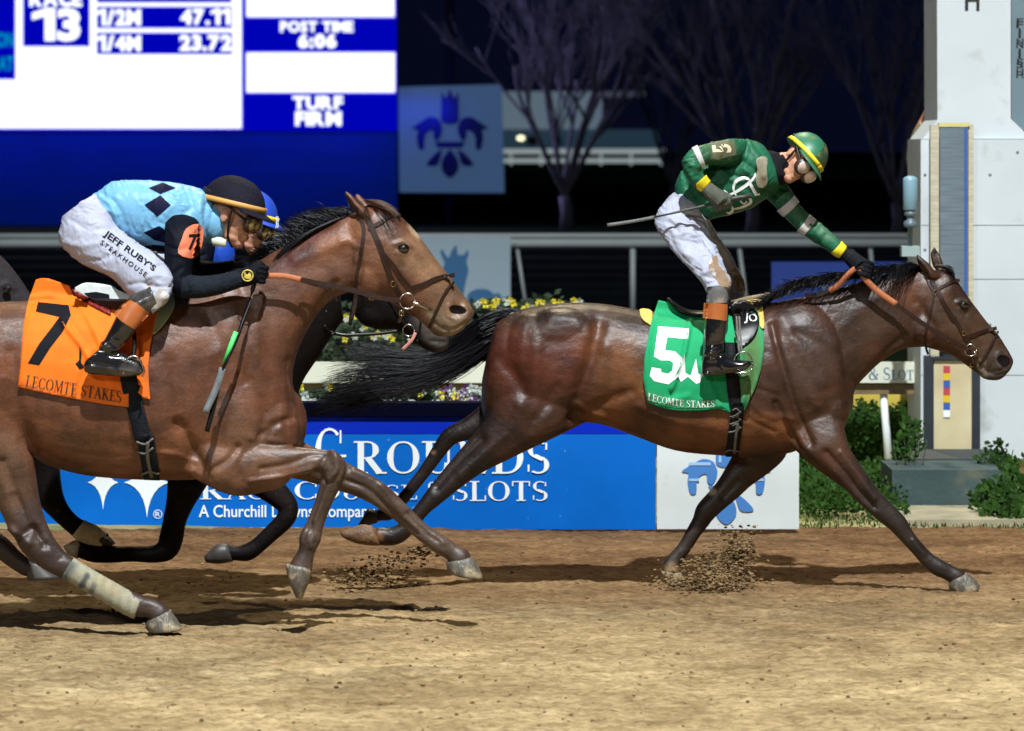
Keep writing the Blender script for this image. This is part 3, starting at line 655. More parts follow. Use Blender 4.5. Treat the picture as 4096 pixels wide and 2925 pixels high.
# ================================================================ scoreboard
Yq = 125.
def scr(m, x0, y0, x1, y1, dy=0): return m.boxN(x0, y0, x1, y1, Yq - dy, .02)
sb = thing('tote_board', 'huge lit blue and white electronic tote board behind the riders at left', 'scoreboard', W(600, 890, Yq))
m_led = emis('led_white', (.93, .96, 1), 1.35); m_ledb = emis('led_blue', (0, .001, .46), 1.); m_edge = emis('led_edge', (.06, .04, .95), 1.); m_cyan = emis('led_cyan', (0, .28, .48), 1.)
part('cabinet', M().boxN(-1500, -900, 1592, 530, Yq, .8), mat('cabinet_blue', (.01, .015, .30), rough=.6), sb, smooth=False)
m = M(); m.boxN(-1500, 532, 1588, 905, Yq+.1, .6); part('skirt', m, mat('skirt_bloom', (.008, .02, .20), rough=.8, emit=(.0, .008, .08), estr=.5, var=.3, vscale=.5, stretch=(1,1,4)), sb, smooth=False)  # faint blue emission stands in for screen bloom on this wall
sc = part('screen', scr(M(), -1500, -800, 1586, 524, .05), m_ledb, sb, smooth=False)
m = M(); 
for i, r in enumerate(((-900,-800,972,519),(980,-800,1583,74),(980,205,1585,376))): scr(m, *r, .08+.001*i)
part('panel_glow_edge', m, m_edge, sc, smooth=False)
m = M()
for i, r in enumerate(((-900,-800,966,514),(986,-800,1578,68),(986,211,1580,370))): scr(m, *r, .12)
part('lit_panel', m, m_led, sc, smooth=False)
m = M()
for r in ((-900,-800,62,319),(91,-800,359,187),(387,-60,927,11),(387,26,928,114),(387,130,929,218)): scr(m, *r, .16)
part('row_edge', m, m_edge, sc, smooth=False)
m = M()
for r in ((-900,-800,58,315),(95,-800,355,183),(391,-60,923,8),(391,30,924,110),(391,134,925,214)): scr(m, *r, .19)
part('row_panel', m, m_ledb, sc, smooth=False)
for (s, x0, y0, x1, y1, b) in (('13',128,32,322,166,.045),('RACE',118,-38,328,28,.05),('1/2M',388,36,564,104,.05),('47.11',722,34,922,102,.05),('1/4M',388,140,564,207,.05),('23.72',718,139,928,206,.05),
                               ('POST TIME',1120,84,1414,130,.05),('6:06',1192,134,1346,194,.06),('TURF',1170,384,1372,440,.05),('FIRM',1181,446,1366,504,.05)):
    g = []; x = 0; m = M()
    for ch in s:
        if ch == ' ': x += .3; continue
        q = text2d(ch, b) if ch != '1' else [([(.20,-b),(.36+b,-b),(.36+b,.70+b),(.20,.70+b)],[(0,1,2,3)]), ([(-b,.50-b),(.24,.60-b),(.24,.70+b),(-b,.58+b)],[(0,1,2,3)])]; a, b_, c, d = bounds(q); g += [([(u - a + x, v) for u, v in vs], fs) for vs, fs in q]; x += b_ - a + .035
    letters(m, g, fitN(g, x0, y0, x1, y1, Yq-.22, .004)); part('lit_text', m, m_led, sc, smooth=False)
for (s, x0, y0, x1, y1) in (('ON',-10,130,54,190),('AT',-6,226,54,284)): m = M(); g = text2d(s, .03); letters(m, g, fitN(g, x0, y0, x1, y1, Yq-.22, .004)); part('caption', m, m_cyan, sc, smooth=False)
def area(name, loc, tgt, sx, sy, e, col):      # added lamps for the tote board's glow on trees and skirt
    ld = bpy.data.lights.new(name, 'AREA'); ld.shape = 'RECTANGLE'; ld.size = sx; ld.size_y = sy; ld.energy = e; ld.color = col
    lo = bpy.data.objects.new(name, ld); COL.objects.link(lo); lo.location = loc; lo.rotation_euler = (Vector(tgt)-Vector(loc)).to_track_quat('-Z', 'Y').to_euler()
area('board_side_fill', (-5.5, 121.5, 8), (22, 96, 7), 8, 7, 850, (.42, .40, .85)); area('board_lower_wash', (-12, 123.2, 3.9), (-12, 125.1, 1.6), 20, .6, 330, (.02, .05, 1))
cs = thing('crest_sign', 'square dim blue sign with a dark horse head crest, right of the tote board', 'sign', W(1800, 900, 124))
part('panel', prism(M(), [(1594,348),(2007,338),(2018,772),(1598,770)], 124, .2), mat('crest_sign_glow', (.04, .07, .12), rough=.8, spec=.05, emit=(.07,.14,.28), estr=.5, var=.1, vscale=.4), cs, smooth=False)  # panel emission stands in for blue light falling on the sign
m = M(); crest(m, 1800, 532, 148, 178, 123.9); part('crest', m, mat('crest_dark', (.003, .01, .12), rough=.6), cs, smooth=False)
m = M(); tube3(m, [W(1800, -600, 126), W(1800, 905, 126)], .14, k=10); tag(part('light_pole', m, mat('pole_navy', (.008, .01, .08), rough=.6)), 'dim tall pole rising behind the square crest sign', 'pole')
# far building, rails, lamp
fb = thing('far_building', 'long pale low building far behind the bare tree, with a lit wall lamp', 'building', W(2280, 620, 420))
part('wall', M().boxN(2000, 366, 2408, 516, 420, 6), mat('far_wall', (.30, .38, .42), rough=.8, emit=(.12,.17,.22), estr=.75), fb, smooth=False)  # walls and roof edge: faint emission stands in for light on the building
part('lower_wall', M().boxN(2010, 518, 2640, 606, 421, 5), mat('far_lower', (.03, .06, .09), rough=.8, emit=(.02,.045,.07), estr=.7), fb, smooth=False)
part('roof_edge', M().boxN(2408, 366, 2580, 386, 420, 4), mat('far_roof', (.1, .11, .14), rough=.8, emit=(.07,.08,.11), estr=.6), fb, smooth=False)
for x_ in (2104, 2200): part('window', M().boxN(x_+4, 545, x_+44, 582, 420.9, .2), mat('far_window', (.004,.006,.012), rough=.3), fb, smooth=False)
m = M(); m.ellipsoid(W(2083, 553, 417), (.42, .3, .26)); part('wall_lamp', m, emis('lamp_warm', (1, .95, .55), 2.2), fb)
fr = thing('far_rail', 'distant white double rail of the turf course, above the dim green strip', 'rail', W(2300, 655, 300))
m_fr = mat('far_rail_white', (.6, .66, .66), rough=.6, emit=(.32,.38,.38), estr=.8)  # rail emission stands in for light falling on the white paint
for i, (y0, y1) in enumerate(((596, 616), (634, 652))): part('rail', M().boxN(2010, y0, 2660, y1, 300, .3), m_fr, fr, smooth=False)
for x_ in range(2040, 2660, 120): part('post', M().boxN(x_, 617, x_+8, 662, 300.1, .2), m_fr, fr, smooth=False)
# ================================================================ bare multi-stem trees
m_bark = mat('bark_pale', (.34, .32, .38), rough=.8, var=.4, vscale=2)
def tree(label, x, y, top, spread, seed, Y, thick=.16, n0=6):
    rr = random.Random(seed); s_ = Y/FPX; base = W(x, y, Y); base[2] = 0; H_ = (y-top)*s_
    t = thing('bare_tree', label, 'tree', base, 'bare trees in the infield'); tr = M(); crown = M()
    fork = base + np.array([rr.uniform(-.1,.1), 0, H_*.12]); tube3(tr, [base, (base+fork)/2+np.array([.05,0,0]), fork], [thick*1.15, thick, thick*.95], k=10)
    def grow(p_, d, L, r, lv, mm):
        n = 5; pts = [p_]; q = p_.copy(); dd = d.copy()
        for i in range(n):
            dd = dd + np.array([rr.gauss(0,.07), rr.gauss(0,.07), .035+rr.gauss(0,.03)]); dd /= np.linalg.norm(dd); q = q + dd*L/n; pts.append(q.copy())
        tube3(mm, pts, [r, r*.55], k=6 if lv < 2 else 4, sub=2)
        if lv >= 3: return
        for k in range(rr.choice((3, 3, 4)) if lv else 4):
            at = rr.uniform(.45, 1.); i = min(n, max(1, int(at*n))); a = np.array([rr.gauss(0,.36), rr.gauss(0,.36), .1+rr.gauss(0,.15)])
            nd = (pts[i]-pts[i-1]); nd = nd/np.linalg.norm(nd) + a; nd /= np.linalg.norm(nd); grow(pts[i], nd, L*rr.uniform(.55,.8), r*.5, lv+1, crown)
    for k in range(n0):
        a = (k+.5)/n0*2-1 + rr.uniform(-.12,.12); d = np.array([a*spread, rr.uniform(-.35,.35), 1.]); d /= np.linalg.norm(d); grow(fork, d, H_*rr.uniform(.42,.6), thick*rr.uniform(.4,.6), 0, tr)
    part('trunk', tr, m_bark, t); part('crown', crown, m_bark, t)
tree('bare tree with wide fan of pale stems, in front of the far pale building', 2268, 860, -260, .62, 21, 118, .2, 7)
tree('bare tree with many upright stems, right behind the green rider', 3010, 850, -300, .6, 34, 112, .2, 7)
tree('bare leaning tree just left of the finish tower', 3590, 850, -300, .5, 47, 108, .17, 6)
tree('bare thin tree between the fan shaped tree and the green rider', 2700, 850, -240, .55, 55, 135, .13, 6)
# ================================================================ horses
def mk_coat(name, rough=.40, spec=.42, var=.50):
    m = mat(name, (.2,.1,.05), rough=rough, spec=spec, attr=True, var=var, vscale=6.5, bump=.20, bscale=300, detail=5, bdist=.004, stretch=(1,1,1), dirt=((.13,.095,.07), 42, .69)); nt = m.node_tree; b = nt.nodes['Principled BSDF']; L = nt.links
    # second, muscle sized bump
    tc = [n for n in nt.nodes if n.type == 'TEX_COORD'][0]; bp = [n for n in nt.nodes if n.type == 'BUMP'][0]
    mp = nt.nodes.new('ShaderNodeMapping'); mp.inputs['Scale'].default_value = (1, 1, 1.7); mp.inputs['Rotation'].default_value = (0, .5, 0); L.new(tc.outputs['Object'], mp.inputs[0])
    n = nt.nodes.new('ShaderNodeTexNoise'); n.inputs['Scale'].default_value = 9; n.inputs['Detail'].default_value = 3; L.new(mp.outputs[0], n.inputs['Vector'])
    b2 = nt.nodes.new('ShaderNodeBump'); b2.inputs['Strength'].default_value = .35; b2.inputs['Distance'].default_value = .02; L.new(n.outputs[0], b2.inputs['Height']); L.new(b2.outputs[0], bp.inputs['Normal'])
    n3 = nt.nodes.new('ShaderNodeTexNoise'); n3.inputs['Scale'].default_value = 45; n3.inputs['Detail'].default_value = 6; L.new(tc.outputs['Object'], n3.inputs['Vector']); b3 = nt.nodes.new('ShaderNodeBump'); b3.inputs['Strength'].default_value = .35; b3.inputs['Distance'].default_value = .006
    L.new(n3.outputs[0], b3.inputs['Height']); L.new(b3.outputs[0], b2.inputs['Normal'])
    src = b.inputs['Base Color'].links[0].from_socket; mx = nt.nodes.new('ShaderNodeMix'); mx.data_type = 'RGBA'; mx.blend_type = 'MULTIPLY'; mx.inputs[0].default_value = 1; n4 = nt.nodes.new('ShaderNodeTexNoise'); n4.inputs['Scale'].default_value = 130; n4.inputs['Detail'].default_value = 8; n4.inputs['Roughness'].default_value = .8
    L.new(tc.outputs['Object'], n4.inputs['Vector']); r4 = nt.nodes.new('ShaderNodeValToRGB'); r4.color_ramp.elements[0].position = .36; r4.color_ramp.elements[1].position = .64; r4.color_ramp.elements[0].color = (.62,.62,.62,1); r4.color_ramp.elements[1].color = (1.3,1.28,1.25,1); L.new(n4.outputs[0], r4.inputs[0]); L.new(src, mx.inputs[6]); L.new(r4.outputs[0], mx.inputs[7]); L.new(mx.outputs[2], b.inputs['Base Color'])
    # gloss varies over the coat
    rp = nt.nodes.new('ShaderNodeMapRange'); rp.inputs[3].default_value = rough-.08; rp.inputs[4].default_value = rough+.18; L.new(n.outputs[0], rp.inputs[0]); L.new(rp.outputs[0], b.inputs['Roughness'])
    
    return m
m_coat = mk_coat('bay_coat')
m_coatd = mk_coat('dark_coat', rough=.5, spec=.12, var=.15)
m_hair = mat('black_hair', (.0035, .0035, .0065), rough=.36, spec=.32, var=.3, vscale=60)
m_hoof = mat('hoof_horn', (.13, .115, .09), rough=.4, var=.5, vscale=22, stretch=(1.6,1.6,.5), bump=.4, bscale=60, dirt=((.30,.24,.15), 16, .52)); m_hoofp = mat('hoof_pale', (.36, .27, .16), rough=.75, var=.5, vscale=14, bump=.4, bscale=50, dirt=((.14,.10,.06), 12, .55)); m_hoofd = mat('hoof_dark', (.05, .045, .04), rough=.5, var=.3, vscale=15)
m_eye = mat('eye', (.006, .004, .004), rough=.06, spec=.8, coat=.6)
m_leather = mat('leather_brown', (.026, .011, .007), rough=.42, spec=.3, var=.35, vscale=30, bump=.1, bscale=120); m_blackl = mat('leather_black', (.004, .004, .005), rough=.38, spec=.35, var=.3, vscale=25)
m_rubber = mat('rubber_orange', (.42, .13, .045), rough=.65, var=.15, vscale=40, bump=.3, bscale=300); m_steel = mat('steel', (.55, .55, .52), rough=.22, metal=1.); m_brass = mat('brass', (.65, .45, .15), rough=.3, metal=1.)
m_nostril = mat('nostril_dark', (.006, .003, .003), rough=.9, spec=.1)
def paint(m, base, layers, gain=1.):
    V = m.arr(); x, y = pxs(V); c = np.tile(np.array(base, float), (len(V), 1))
    for (pts, r, col, s) in layers:
        pts = [(p[0], p[1]) for p in pts]; d = dpoly(x, y, pts) + 14*vnoise(x/45, y/45, 2) + 8*vnoise(x/17, y/17, 5)
        w = np.clip(1.25 - d/r, 0, 1); w = w*w*(3-2*w)*s; c = c*(1-w[:, None]) + np.array(col)[None]*w[:, None]
    return c*gain*(np.array([1.04, .95, .88]) if gain < 1 else 1)
def hair(m, Zf, guides, Ys, n, seed, rad=.0017, jit=10, segs=12, spread=.05, pairs=None, curl=0, er=(.72,1.)):
    rr = random.Random(seed); G_ = [np.array([list(q) for q in Zf(*g)], float)[:, :2] for g in guides]
    G_ = [np.array([[np.interp(t, np.linspace(0, 1, len(g)), g[:, 0]), np.interp(t, np.linspace(0, 1, len(g)), g[:, 1])] for t in np.linspace(0, 1, segs)]) for g in G_]
    for i in range(n):
        k = rr.randrange(len(G_)-1) if not pairs else rr.choice(pairs); u = rr.random(); g = G_[k]*(1-u) + G_[k+1]*u if not pairs or pairs else G_[k]
        end = rr.uniform(*er); ph = rr.random()*6.28; am = rr.gauss(0, jit); y0 = Ys[0] + rr.gauss(0, spread*.25); y1 = Ys[1] + rr.gauss(0, spread); jx, jy = rr.gauss(0, jit*.5), rr.gauss(0, jit*.7); pts = []
        for j in range(segs):
            t = j/(segs-1); s = t*end; p = np.array([np.interp(s, np.linspace(0, 1, segs), g[:, 0]), np.interp(s, np.linspace(0, 1, segs), g[:, 1])])
            p += np.array([jx*t, jy*t + am*t*math.sin(ph + t*(3.5+curl))]); pts.append(W(p[0], p[1], y0+(y1-y0)*t))
        pts = crom(np.array(pts), 2); tube3(m, pts, [rad, rad*.9, rad*.25], k=3)
    return m
def hoof(name_mat, Zf, rows, Y, parent, yo):
    m = M(); loft(m, pr(Zf, *[(r[0], r[1], r[2], r[3], r[4]) for r in rows], yo=yo), Y, sub=3, k=20, e=.9); return part('hoof', m, name_mat, parent)
def ear(m, Zf, rows, Y, yo): loft(m, pr(Zf, *rows, yo=yo), Y, sub=3, k=12)
BAY = (.070, .030, .018); TAN = (.19, .075, .026); DARK = (.018, .013, .013); RED = (.115, .030, .016); GREY = (.09, .065, .05)
# ---------------------------------------------------------------- leading horse
D5 = 21.9; NR, FR = -.17, .15
h5 = M()
loft(h5, pr(P, (1090,752,1070,845,.10),(1106,712,1073,925,.20),(1150,689,1112,975,.25),(1210,677,1190,965,.285),(1280,672,1262,940,.30),(1350,676,1335,943,.295),(1430,690,1412,970,.305),(1510,698,1500,1001,.32),
    (1600,698,1600,1012,.31),(1680,682,1690,1015,.28),(1740,668,1765,1004,.255),(1790,662,1822,985,.24),(1840,690,1868,960,.20),(1870,760,1888,915,.11)), D5)
loft(h5, pr(P, (1690,676,1840,950,.17),(1760,664,1890,912,.155),(1820,650,1898,868,.13),(1880,634,1928,832,.11),(1935,618,1965,798,.10),(1985,604,2004,776,.09),(2030,592,2035,772,.085),(2075,600,2072,770,.08)), D5)
loft(h5, pr(G, (905,345,840,770,.075),(990,325,868,855,.10),(1085,335,940,895,.112),(1150,425,1020,913,.108),(1215,520,1095,945,.105),(1285,615,1160,985,.088),(1355,705,1220,1030,.07),(1420,775,1285,1078,.06),(1470,850,1320,1108,.056),(1515,925,1385,1122,.06),(1540,980,1440,1118,.05),(1528,1025,1488,1085,.028)), D5, sub=4)
h5.ellipsoid(W(*G((905,745))[0], D5-.055), (.085,.05,.10)); h5.ellipsoid(W(*G((1180,575))[0], D5-.075), (.034,.024,.024))     # jowl, brow
h5.ellipsoid(W(*G((1470,985))[0], D5-.035), (.035,.028,.034))
# near side muscle masses
h5.ellipsoid(W(*P((1185,800))[0], D5-.12), (.20,.17,.27)); h5.ellipsoid(W(*P((1250,745))[0], D5-.13), (.24,.15,.16)); h5.ellipsoid(W(*P((1800,850))[0], D5-.13), (.17,.12,.24)); h5.ellipsoid(W(*P((1850,905))[0], D5-.09), (.10,.12,.13)); h5.ellipsoid(W(*P((1850,905))[0], D5+.09), (.10,.12,.13))
ear(h5, G, [(836,200,843,203,.004),(842,255,885,240,.018),(868,318,930,275,.026),(915,372,975,335,.03),(950,400,1010,370,.02)], D5, -.07)
ear(h5, G, [(964,153,971,156,.004),(942,200,1005,205,.018),(945,250,1030,262,.026),(960,300,1040,310,.03),(990,340,1050,350,.02)], D5, .07)
# hind legs
limb(h5, D, [(1640,-190,250,-.08,.62),(1500,-60,190,NR,.62),(1350,75,128,NR,.62),(1215,180,92,NR,.7),(1100,285,70,NR,.8),(1010,375,56,NR,.85),(935,455,42,NR),(868,535,42,NR),(808,590,50,NR),(750,605,50,NR),(705,602,48,NR),(680,600,46,NR)], D5)
limb(h5, D, [(1480,-120,190,.1,.6),(1300,-30,100,FR,.7),(1180,22,62,FR),(1085,62,50,FR),(1020,145,41,FR),(955,240,35,FR),(885,330,33,FR),(815,415,34,FR),(755,475,40,FR),(700,488,32,FR),(655,500,32,FR)], D5)
# fore legs
limb(h5, HH, [(1060,120,190,-.10,.6),(1130,250,145,NR,.6),(1200,345,108,NR,.7),(1290,435,84,NR,.8),(1385,545,68,NR,.85),(1475,635,62,NR,.85),(1550,702,57,NR),(1602,772,46,NR),(1668,850,41,NR),(1730,915,44,NR),(1785,955,50,NR),(1840,982,46,NR),(1890,1010,52,NR),(1905,1030,52,NR)], D5)
limb(h5, HH, [(880,170,90,.08,.7),(810,250,130,.10,.7),(730,340,118,FR,.75),(655,425,92,FR,.8),(590,505,76,FR,.85),(520,575,66,FR,.9),(462,635,62,FR),(432,692,50,FR),(392,752,43,FR),(346,830,40,FR),(300,890,42,FR),(268,935,50,FR),(262,985,48,FR)], D5)
h5 = remesh(h5, .0085, 7)
sculpt(h5, [(G((1140,560),(1165,548),(1200,550),(1225,575)), 8, .008), (G((1150,605),(1185,618),(1215,600)), 7, .005), (G((1480,1040),(1440,1055),(1390,1060)), 8, -.008), (G((1350,1100),(1400,1100)), 14, .005), (G((1180,565),(1210,575)), 20, -.006), (G((1000,520),(960,640),(1000,780)), 40, .006), (P((1715,720),(1735,800),(1765,900),(1800,985)), 16, -.022), (P((1735,700),(1780,780),(1830,850)), 26, .010), (P((1690,700),(1700,780)), 24, -.008),
  (P((1330,720),(1312,800),(1290,870),(1275,930)), 30, -.030), (P((1275,935),(1330,900),(1400,870)), 22, -.014), (P((1280,905),(1340,925)), 14, .014),
  (P((1110,800),(1160,860),(1180,930)), 26, -.012), (P((1200,740),(1190,830),(1160,900)), 30, .012), (P((1235,860),(1180,950)), 22, -.012), (P((1225,700),(1290,720),(1340,770)), 30, .010),
  (P((1420,900),(1500,935),(1600,950)), 20, .006), (P((1440,930),(1540,970)), 12, -.006), (P((1650,880),(1700,920),(1760,930)), 14, .008), (P((1660,930),(1720,960)), 10, -.007), (P((1640,850),(1730,880)), 10, -.006),
  (P((1915,850),(1960,790),(2010,745)), 14, -.010), (P((1850,760),(1900,700),(1960,650)), 34, .008), (P((1770,740),(1830,770),(1890,850)), 22, -.012), (P((1730,760),(1770,830),(1810,900)), 22, .010),
  (HH((1010,330),(1090,400),(1180,480)), 22, -.012), (HH((1150,300),(1240,400),(1330,520),(1420,610)), 14, -.010), (HH((1230,300),(1330,430),(1420,560)), 12, .008), (HH((1490,740),(1560,810),(1640,900)), 10, -.006), (HH((1640,800),(1700,880)), 9, .005),
  (HH((640,470),(560,560)), 14, -.008), (D((1250,80),(1120,200),(1010,330)), 22, -.012), (D((1380,60),(1250,170),(1140,270)), 18, .008), (HH((860,20),(900,110),(960,230),(1000,310)), 16, -.022),
  (G((850,560),(905,650),(960,720),(985,800),(960,880)), 16, -.010), (G((930,430),(900,520),(850,590)), 18, .008), (G((1000,420),(1060,560),(1130,680),(1200,760)), 22, .005), (G((1110,690),(1230,790),(1300,870)), 14, -.005),
  (G((1180,610),(1200,640)), 10, -.006), (G((1130,560),(1180,545),(1225,570)), 9, .007), (G((1200,650),(1330,800),(1400,900)), 14, -.004), (G((1475,975),), 22, -.022), (G((1435,935),(1420,990),(1450,1030)), 9, .006), (G((1500,935),(1525,980),(1510,1020)), 8, .005),
  (G((1290,1000),(1350,1060),(1420,1085),(1490,1070)), 7, -.009), (G((1400,985),(1380,1040)), 9, -.004), (G((855,290),(905,350)), 12, -.014), (G((975,210),(985,280)), 12, -.012)])
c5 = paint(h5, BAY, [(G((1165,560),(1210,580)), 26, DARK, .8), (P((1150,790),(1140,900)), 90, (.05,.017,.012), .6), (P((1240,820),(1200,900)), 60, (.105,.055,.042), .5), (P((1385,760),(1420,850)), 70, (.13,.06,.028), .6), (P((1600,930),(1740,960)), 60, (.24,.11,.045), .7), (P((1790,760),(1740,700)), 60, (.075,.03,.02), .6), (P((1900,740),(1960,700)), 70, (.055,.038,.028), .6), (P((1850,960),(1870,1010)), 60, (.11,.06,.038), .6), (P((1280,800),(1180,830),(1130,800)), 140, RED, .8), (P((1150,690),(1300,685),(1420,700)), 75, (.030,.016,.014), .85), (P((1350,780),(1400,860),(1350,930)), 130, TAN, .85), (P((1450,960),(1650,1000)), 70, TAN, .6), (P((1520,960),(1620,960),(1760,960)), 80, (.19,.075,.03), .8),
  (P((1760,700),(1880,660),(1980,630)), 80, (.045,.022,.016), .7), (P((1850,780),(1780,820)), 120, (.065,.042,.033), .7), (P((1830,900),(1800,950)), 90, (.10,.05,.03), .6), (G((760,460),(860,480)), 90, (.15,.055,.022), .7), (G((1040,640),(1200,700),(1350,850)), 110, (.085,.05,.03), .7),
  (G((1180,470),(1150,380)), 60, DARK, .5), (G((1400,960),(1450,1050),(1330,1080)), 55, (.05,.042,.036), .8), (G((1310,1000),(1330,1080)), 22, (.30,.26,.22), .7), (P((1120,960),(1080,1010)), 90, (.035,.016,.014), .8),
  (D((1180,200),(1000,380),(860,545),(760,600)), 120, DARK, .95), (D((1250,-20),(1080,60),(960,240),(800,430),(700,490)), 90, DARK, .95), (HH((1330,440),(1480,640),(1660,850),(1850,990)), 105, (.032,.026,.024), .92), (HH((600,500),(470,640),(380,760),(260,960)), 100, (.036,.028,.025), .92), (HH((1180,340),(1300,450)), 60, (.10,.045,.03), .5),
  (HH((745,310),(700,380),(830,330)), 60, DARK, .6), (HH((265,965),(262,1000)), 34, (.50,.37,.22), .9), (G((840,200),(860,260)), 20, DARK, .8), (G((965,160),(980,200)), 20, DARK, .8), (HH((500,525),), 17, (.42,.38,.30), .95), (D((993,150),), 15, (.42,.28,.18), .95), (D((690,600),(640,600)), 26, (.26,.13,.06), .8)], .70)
horse5 = thing('racehorse', 'bay racehorse in full stretch with green number 5 saddlecloth, leading', 'horse', (W(2900,2300,D5)[0], D5, 0), 'galloping racehorses')
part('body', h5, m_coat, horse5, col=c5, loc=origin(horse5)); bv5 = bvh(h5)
m = M(); m.ellipsoid(W(*G((1183,580))[0], D5-.097), (.026,.016,.020)); part('eye', m, m_eye, horse5)
m = M(); drape(m, bv5, curvy(G((1420,965),(1440,942),(1482,942),(1514,965),(1516,1000),(1484,1024),(1446,1010))), .002, D5-.05, step=6); part('nostril', m, m_nostril, horse5)
hoof(m_hoof, HH, [(1850,1030,1946,984,.05),(1845,1068,1988,1016,.062),(1876,1104,2022,1060,.07),(1898,1112,2010,1086,.066)], D5, horse5, NR)
hoof(m_hoofp, HH, [(206,975,322,985,.05),(214,1005,330,1010,.058),(262,1050,345,1050,.05),(290,1072,342,1070,.03)], D5, horse5, FR)
m_hooft = mat('hoof_tan', (.20,.105,.05), rough=.6, var=.6, vscale=10, bump=.4, bscale=50)
hoof(m_hooft, D, [(708,652,660,546,.05),(650,654,606,538,.058),(575,641,548,556,.054),(512,614,506,572,.04),(492,594,488,584,.015)], D5, horse5, NR)
hoof(m_hoofd, D, [(690,470,690,530,.045),(640,452,640,545,.055),(610,500,600,560,.05),(585,540,580,560,.03)], D5, horse5, FR)
G5 = [((1690,180),(1560,158),(1420,185),(1280,290),(1150,420),(1000,490),(800,490),(600,450),(450,400),(300,370)),
 ((1690,185),(1560,172),(1430,230),(1300,340),(1160,460),(1000,530),(820,540),(600,520),(380,500),(190,480)),
 ((1685,195),(1560,210),(1440,290),(1300,410),(1150,520),(980,590),(780,620),(560,610),(350,640),(180,700)),
 ((1680,210),(1560,250),(1440,340),(1320,440),(1150,560),(950,650),(740,700),(520,720),(280,770),(60,800)),
 ((1670,225),(1570,290),(1450,380),(1330,480),(1170,600),(960,690),(740,750),(500,810),(260,880),(0,960)),
 ((1660,240),(1570,330),(1480,420),(1380,500),(1250,580),(1050,680),(800,770),(560,840),(300,900),(30,1020)),
 ((1660,240),(1580,330),(1500,420),(1420,500),(1340,570),(1260,620),(1180,670),(1080,720))]
m = M(); hair(m, T, G5, (D5, D5+.1), 1500, 7, rad=.0019, jit=12, pairs=[0,0,1,1,2,2,2,3,3,3,4,4,4,5], spread=.05)
hair(m, T, [((1700,175),(1600,160),(1500,165),(1400,200),(1330,240)), ((1660,240),(1590,320),(1500,390),(1440,430),(1360,470))], (D5, D5+.02), 500, 8, rad=.004, jit=5, spread=.05)
hair(m, T, [G5[4],G5[5]], (D5-.05, D5+.0), 120, 9, rad=.0018, jit=30, spread=.08); hair(m, T, G5, (D5, D5+.1), 200, 19, rad=.0014, jit=34, spread=.1, er=(.8,1.)); hair(m, T, [G5[5],G5[6]], (D5, D5), 90, 29, rad=.0014, jit=26, spread=.05)
loft(m, pr(T, (1760,190,1740,300,.05),(1640,165,1625,290,.05),(1540,170,1530,280,.04),(1440,215,1440,270,.02)), D5, sub=3, k=12)
part('tail', m, m_hair, horse5)
m = M(); hair(m, G, [((-250,560),(-350,600),(-470,615)),((0,470),(-60,430),(-120,440),(-180,520)),((250,410),(150,370),(80,420),(0,500)),((450,380),(360,350),(260,380),(180,460)),((620,350),(560,310),(480,350),(440,420)),((800,320),(750,290),(700,340),(670,430)),((900,320),(840,300),(800,310),(760,350))], (D5, D5-.12), 950, 12, rad=.0026, jit=16, segs=8, spread=.05)
hair(m, G, [((960,300),(1020,300),(1080,330),(1115,385)),((1010,290),(1060,300),(1100,330),(1120,375))], (D5, D5-.05), 120, 14, rad=.0025, jit=6, segs=6, spread=.03)
part('mane', m, m_hair, horse5)
# bridle
def ringtor(m, c, R_, r, k=28, axis=None, squash=1.):
    c = np.array(c); pts = [c + np.array([R_*math.cos(6.2832*i/k), 0, R_*squash*math.sin(6.2832*i/k)]) for i in range(k+1)]; tube3(m, pts, r, k=8)
br = M(); fb = D5-.06
for pts, w in ((G((945,390),(990,470),(1060,600),(1130,700),(1180,790),(1225,860)), .021), (G((905,345),(935,430),(965,500),(950,600),(925,700),(905,800),(905,870),(925,935)), .014), (G((975,480),(1040,440),(1100,410),(1152,398)), .018), (G((1195,810),(1260,790),(1330,765),(1420,745)), .021), (G((1425,765),(1390,850),(1340,940),(1295,1015)), .013), (G((1225,900),(1230,960),(1238,1030)), .014), (G((990,480),(1045,590),(1110,700)), .012)):
    strap(br, bv5, pts, w, .006, off=.004, fb=fb)
hb = thing('x','x','x',(0,0,0)); bpy.data.objects.remove(hb)
b5 = part('bridle', br, m_leather, horse5, smooth=False)
m = M(); c = W(*G((1232,905))[0], D5-.105); ringtor(m, c, .033, .0035); tube3(m, [c+np.array([.02,0,-.012]), W(*G((1285,925))[0], D5-.08)], .006, k=8); part('bit_ring', m, m_steel, b5)
for (x, y) in ((1180,782),(1072,826),(1236,1010),(975,486)):
    m = M(); w = hit(bv5, *G((x, y))[0])[0]; w = w if w is not None else W(*G((x, y))[0], D5-.1); w = w - np.array([0,.013,0]); tube3(m, [w+np.array(q) for q in ((-.008,0,-.012),(.008,0,-.012),(.010,0,.012),(-.008,0,.012),(-.008,0,-.012))], .0024, k=6); part('buckle', m, m_brass, b5)
m = M(); strap(m, bv5, G((700,575),(800,650),(900,720),(1000,785),(1100,840),(1200,890)), .024, .007, Ys=[D5-.16,D5-.155,D5-.15,D5-.14,D5-.13,D5-.11]); part('rein', m, m_leather, horse5, smooth=False)
m = M(); strap(m, bv5, G((35,510),(120,505),(200,480)), .026, .006, Ys=[D5-.13,D5-.12,D5-.13]); part('rein', m, m_leather, horse5, smooth=False)
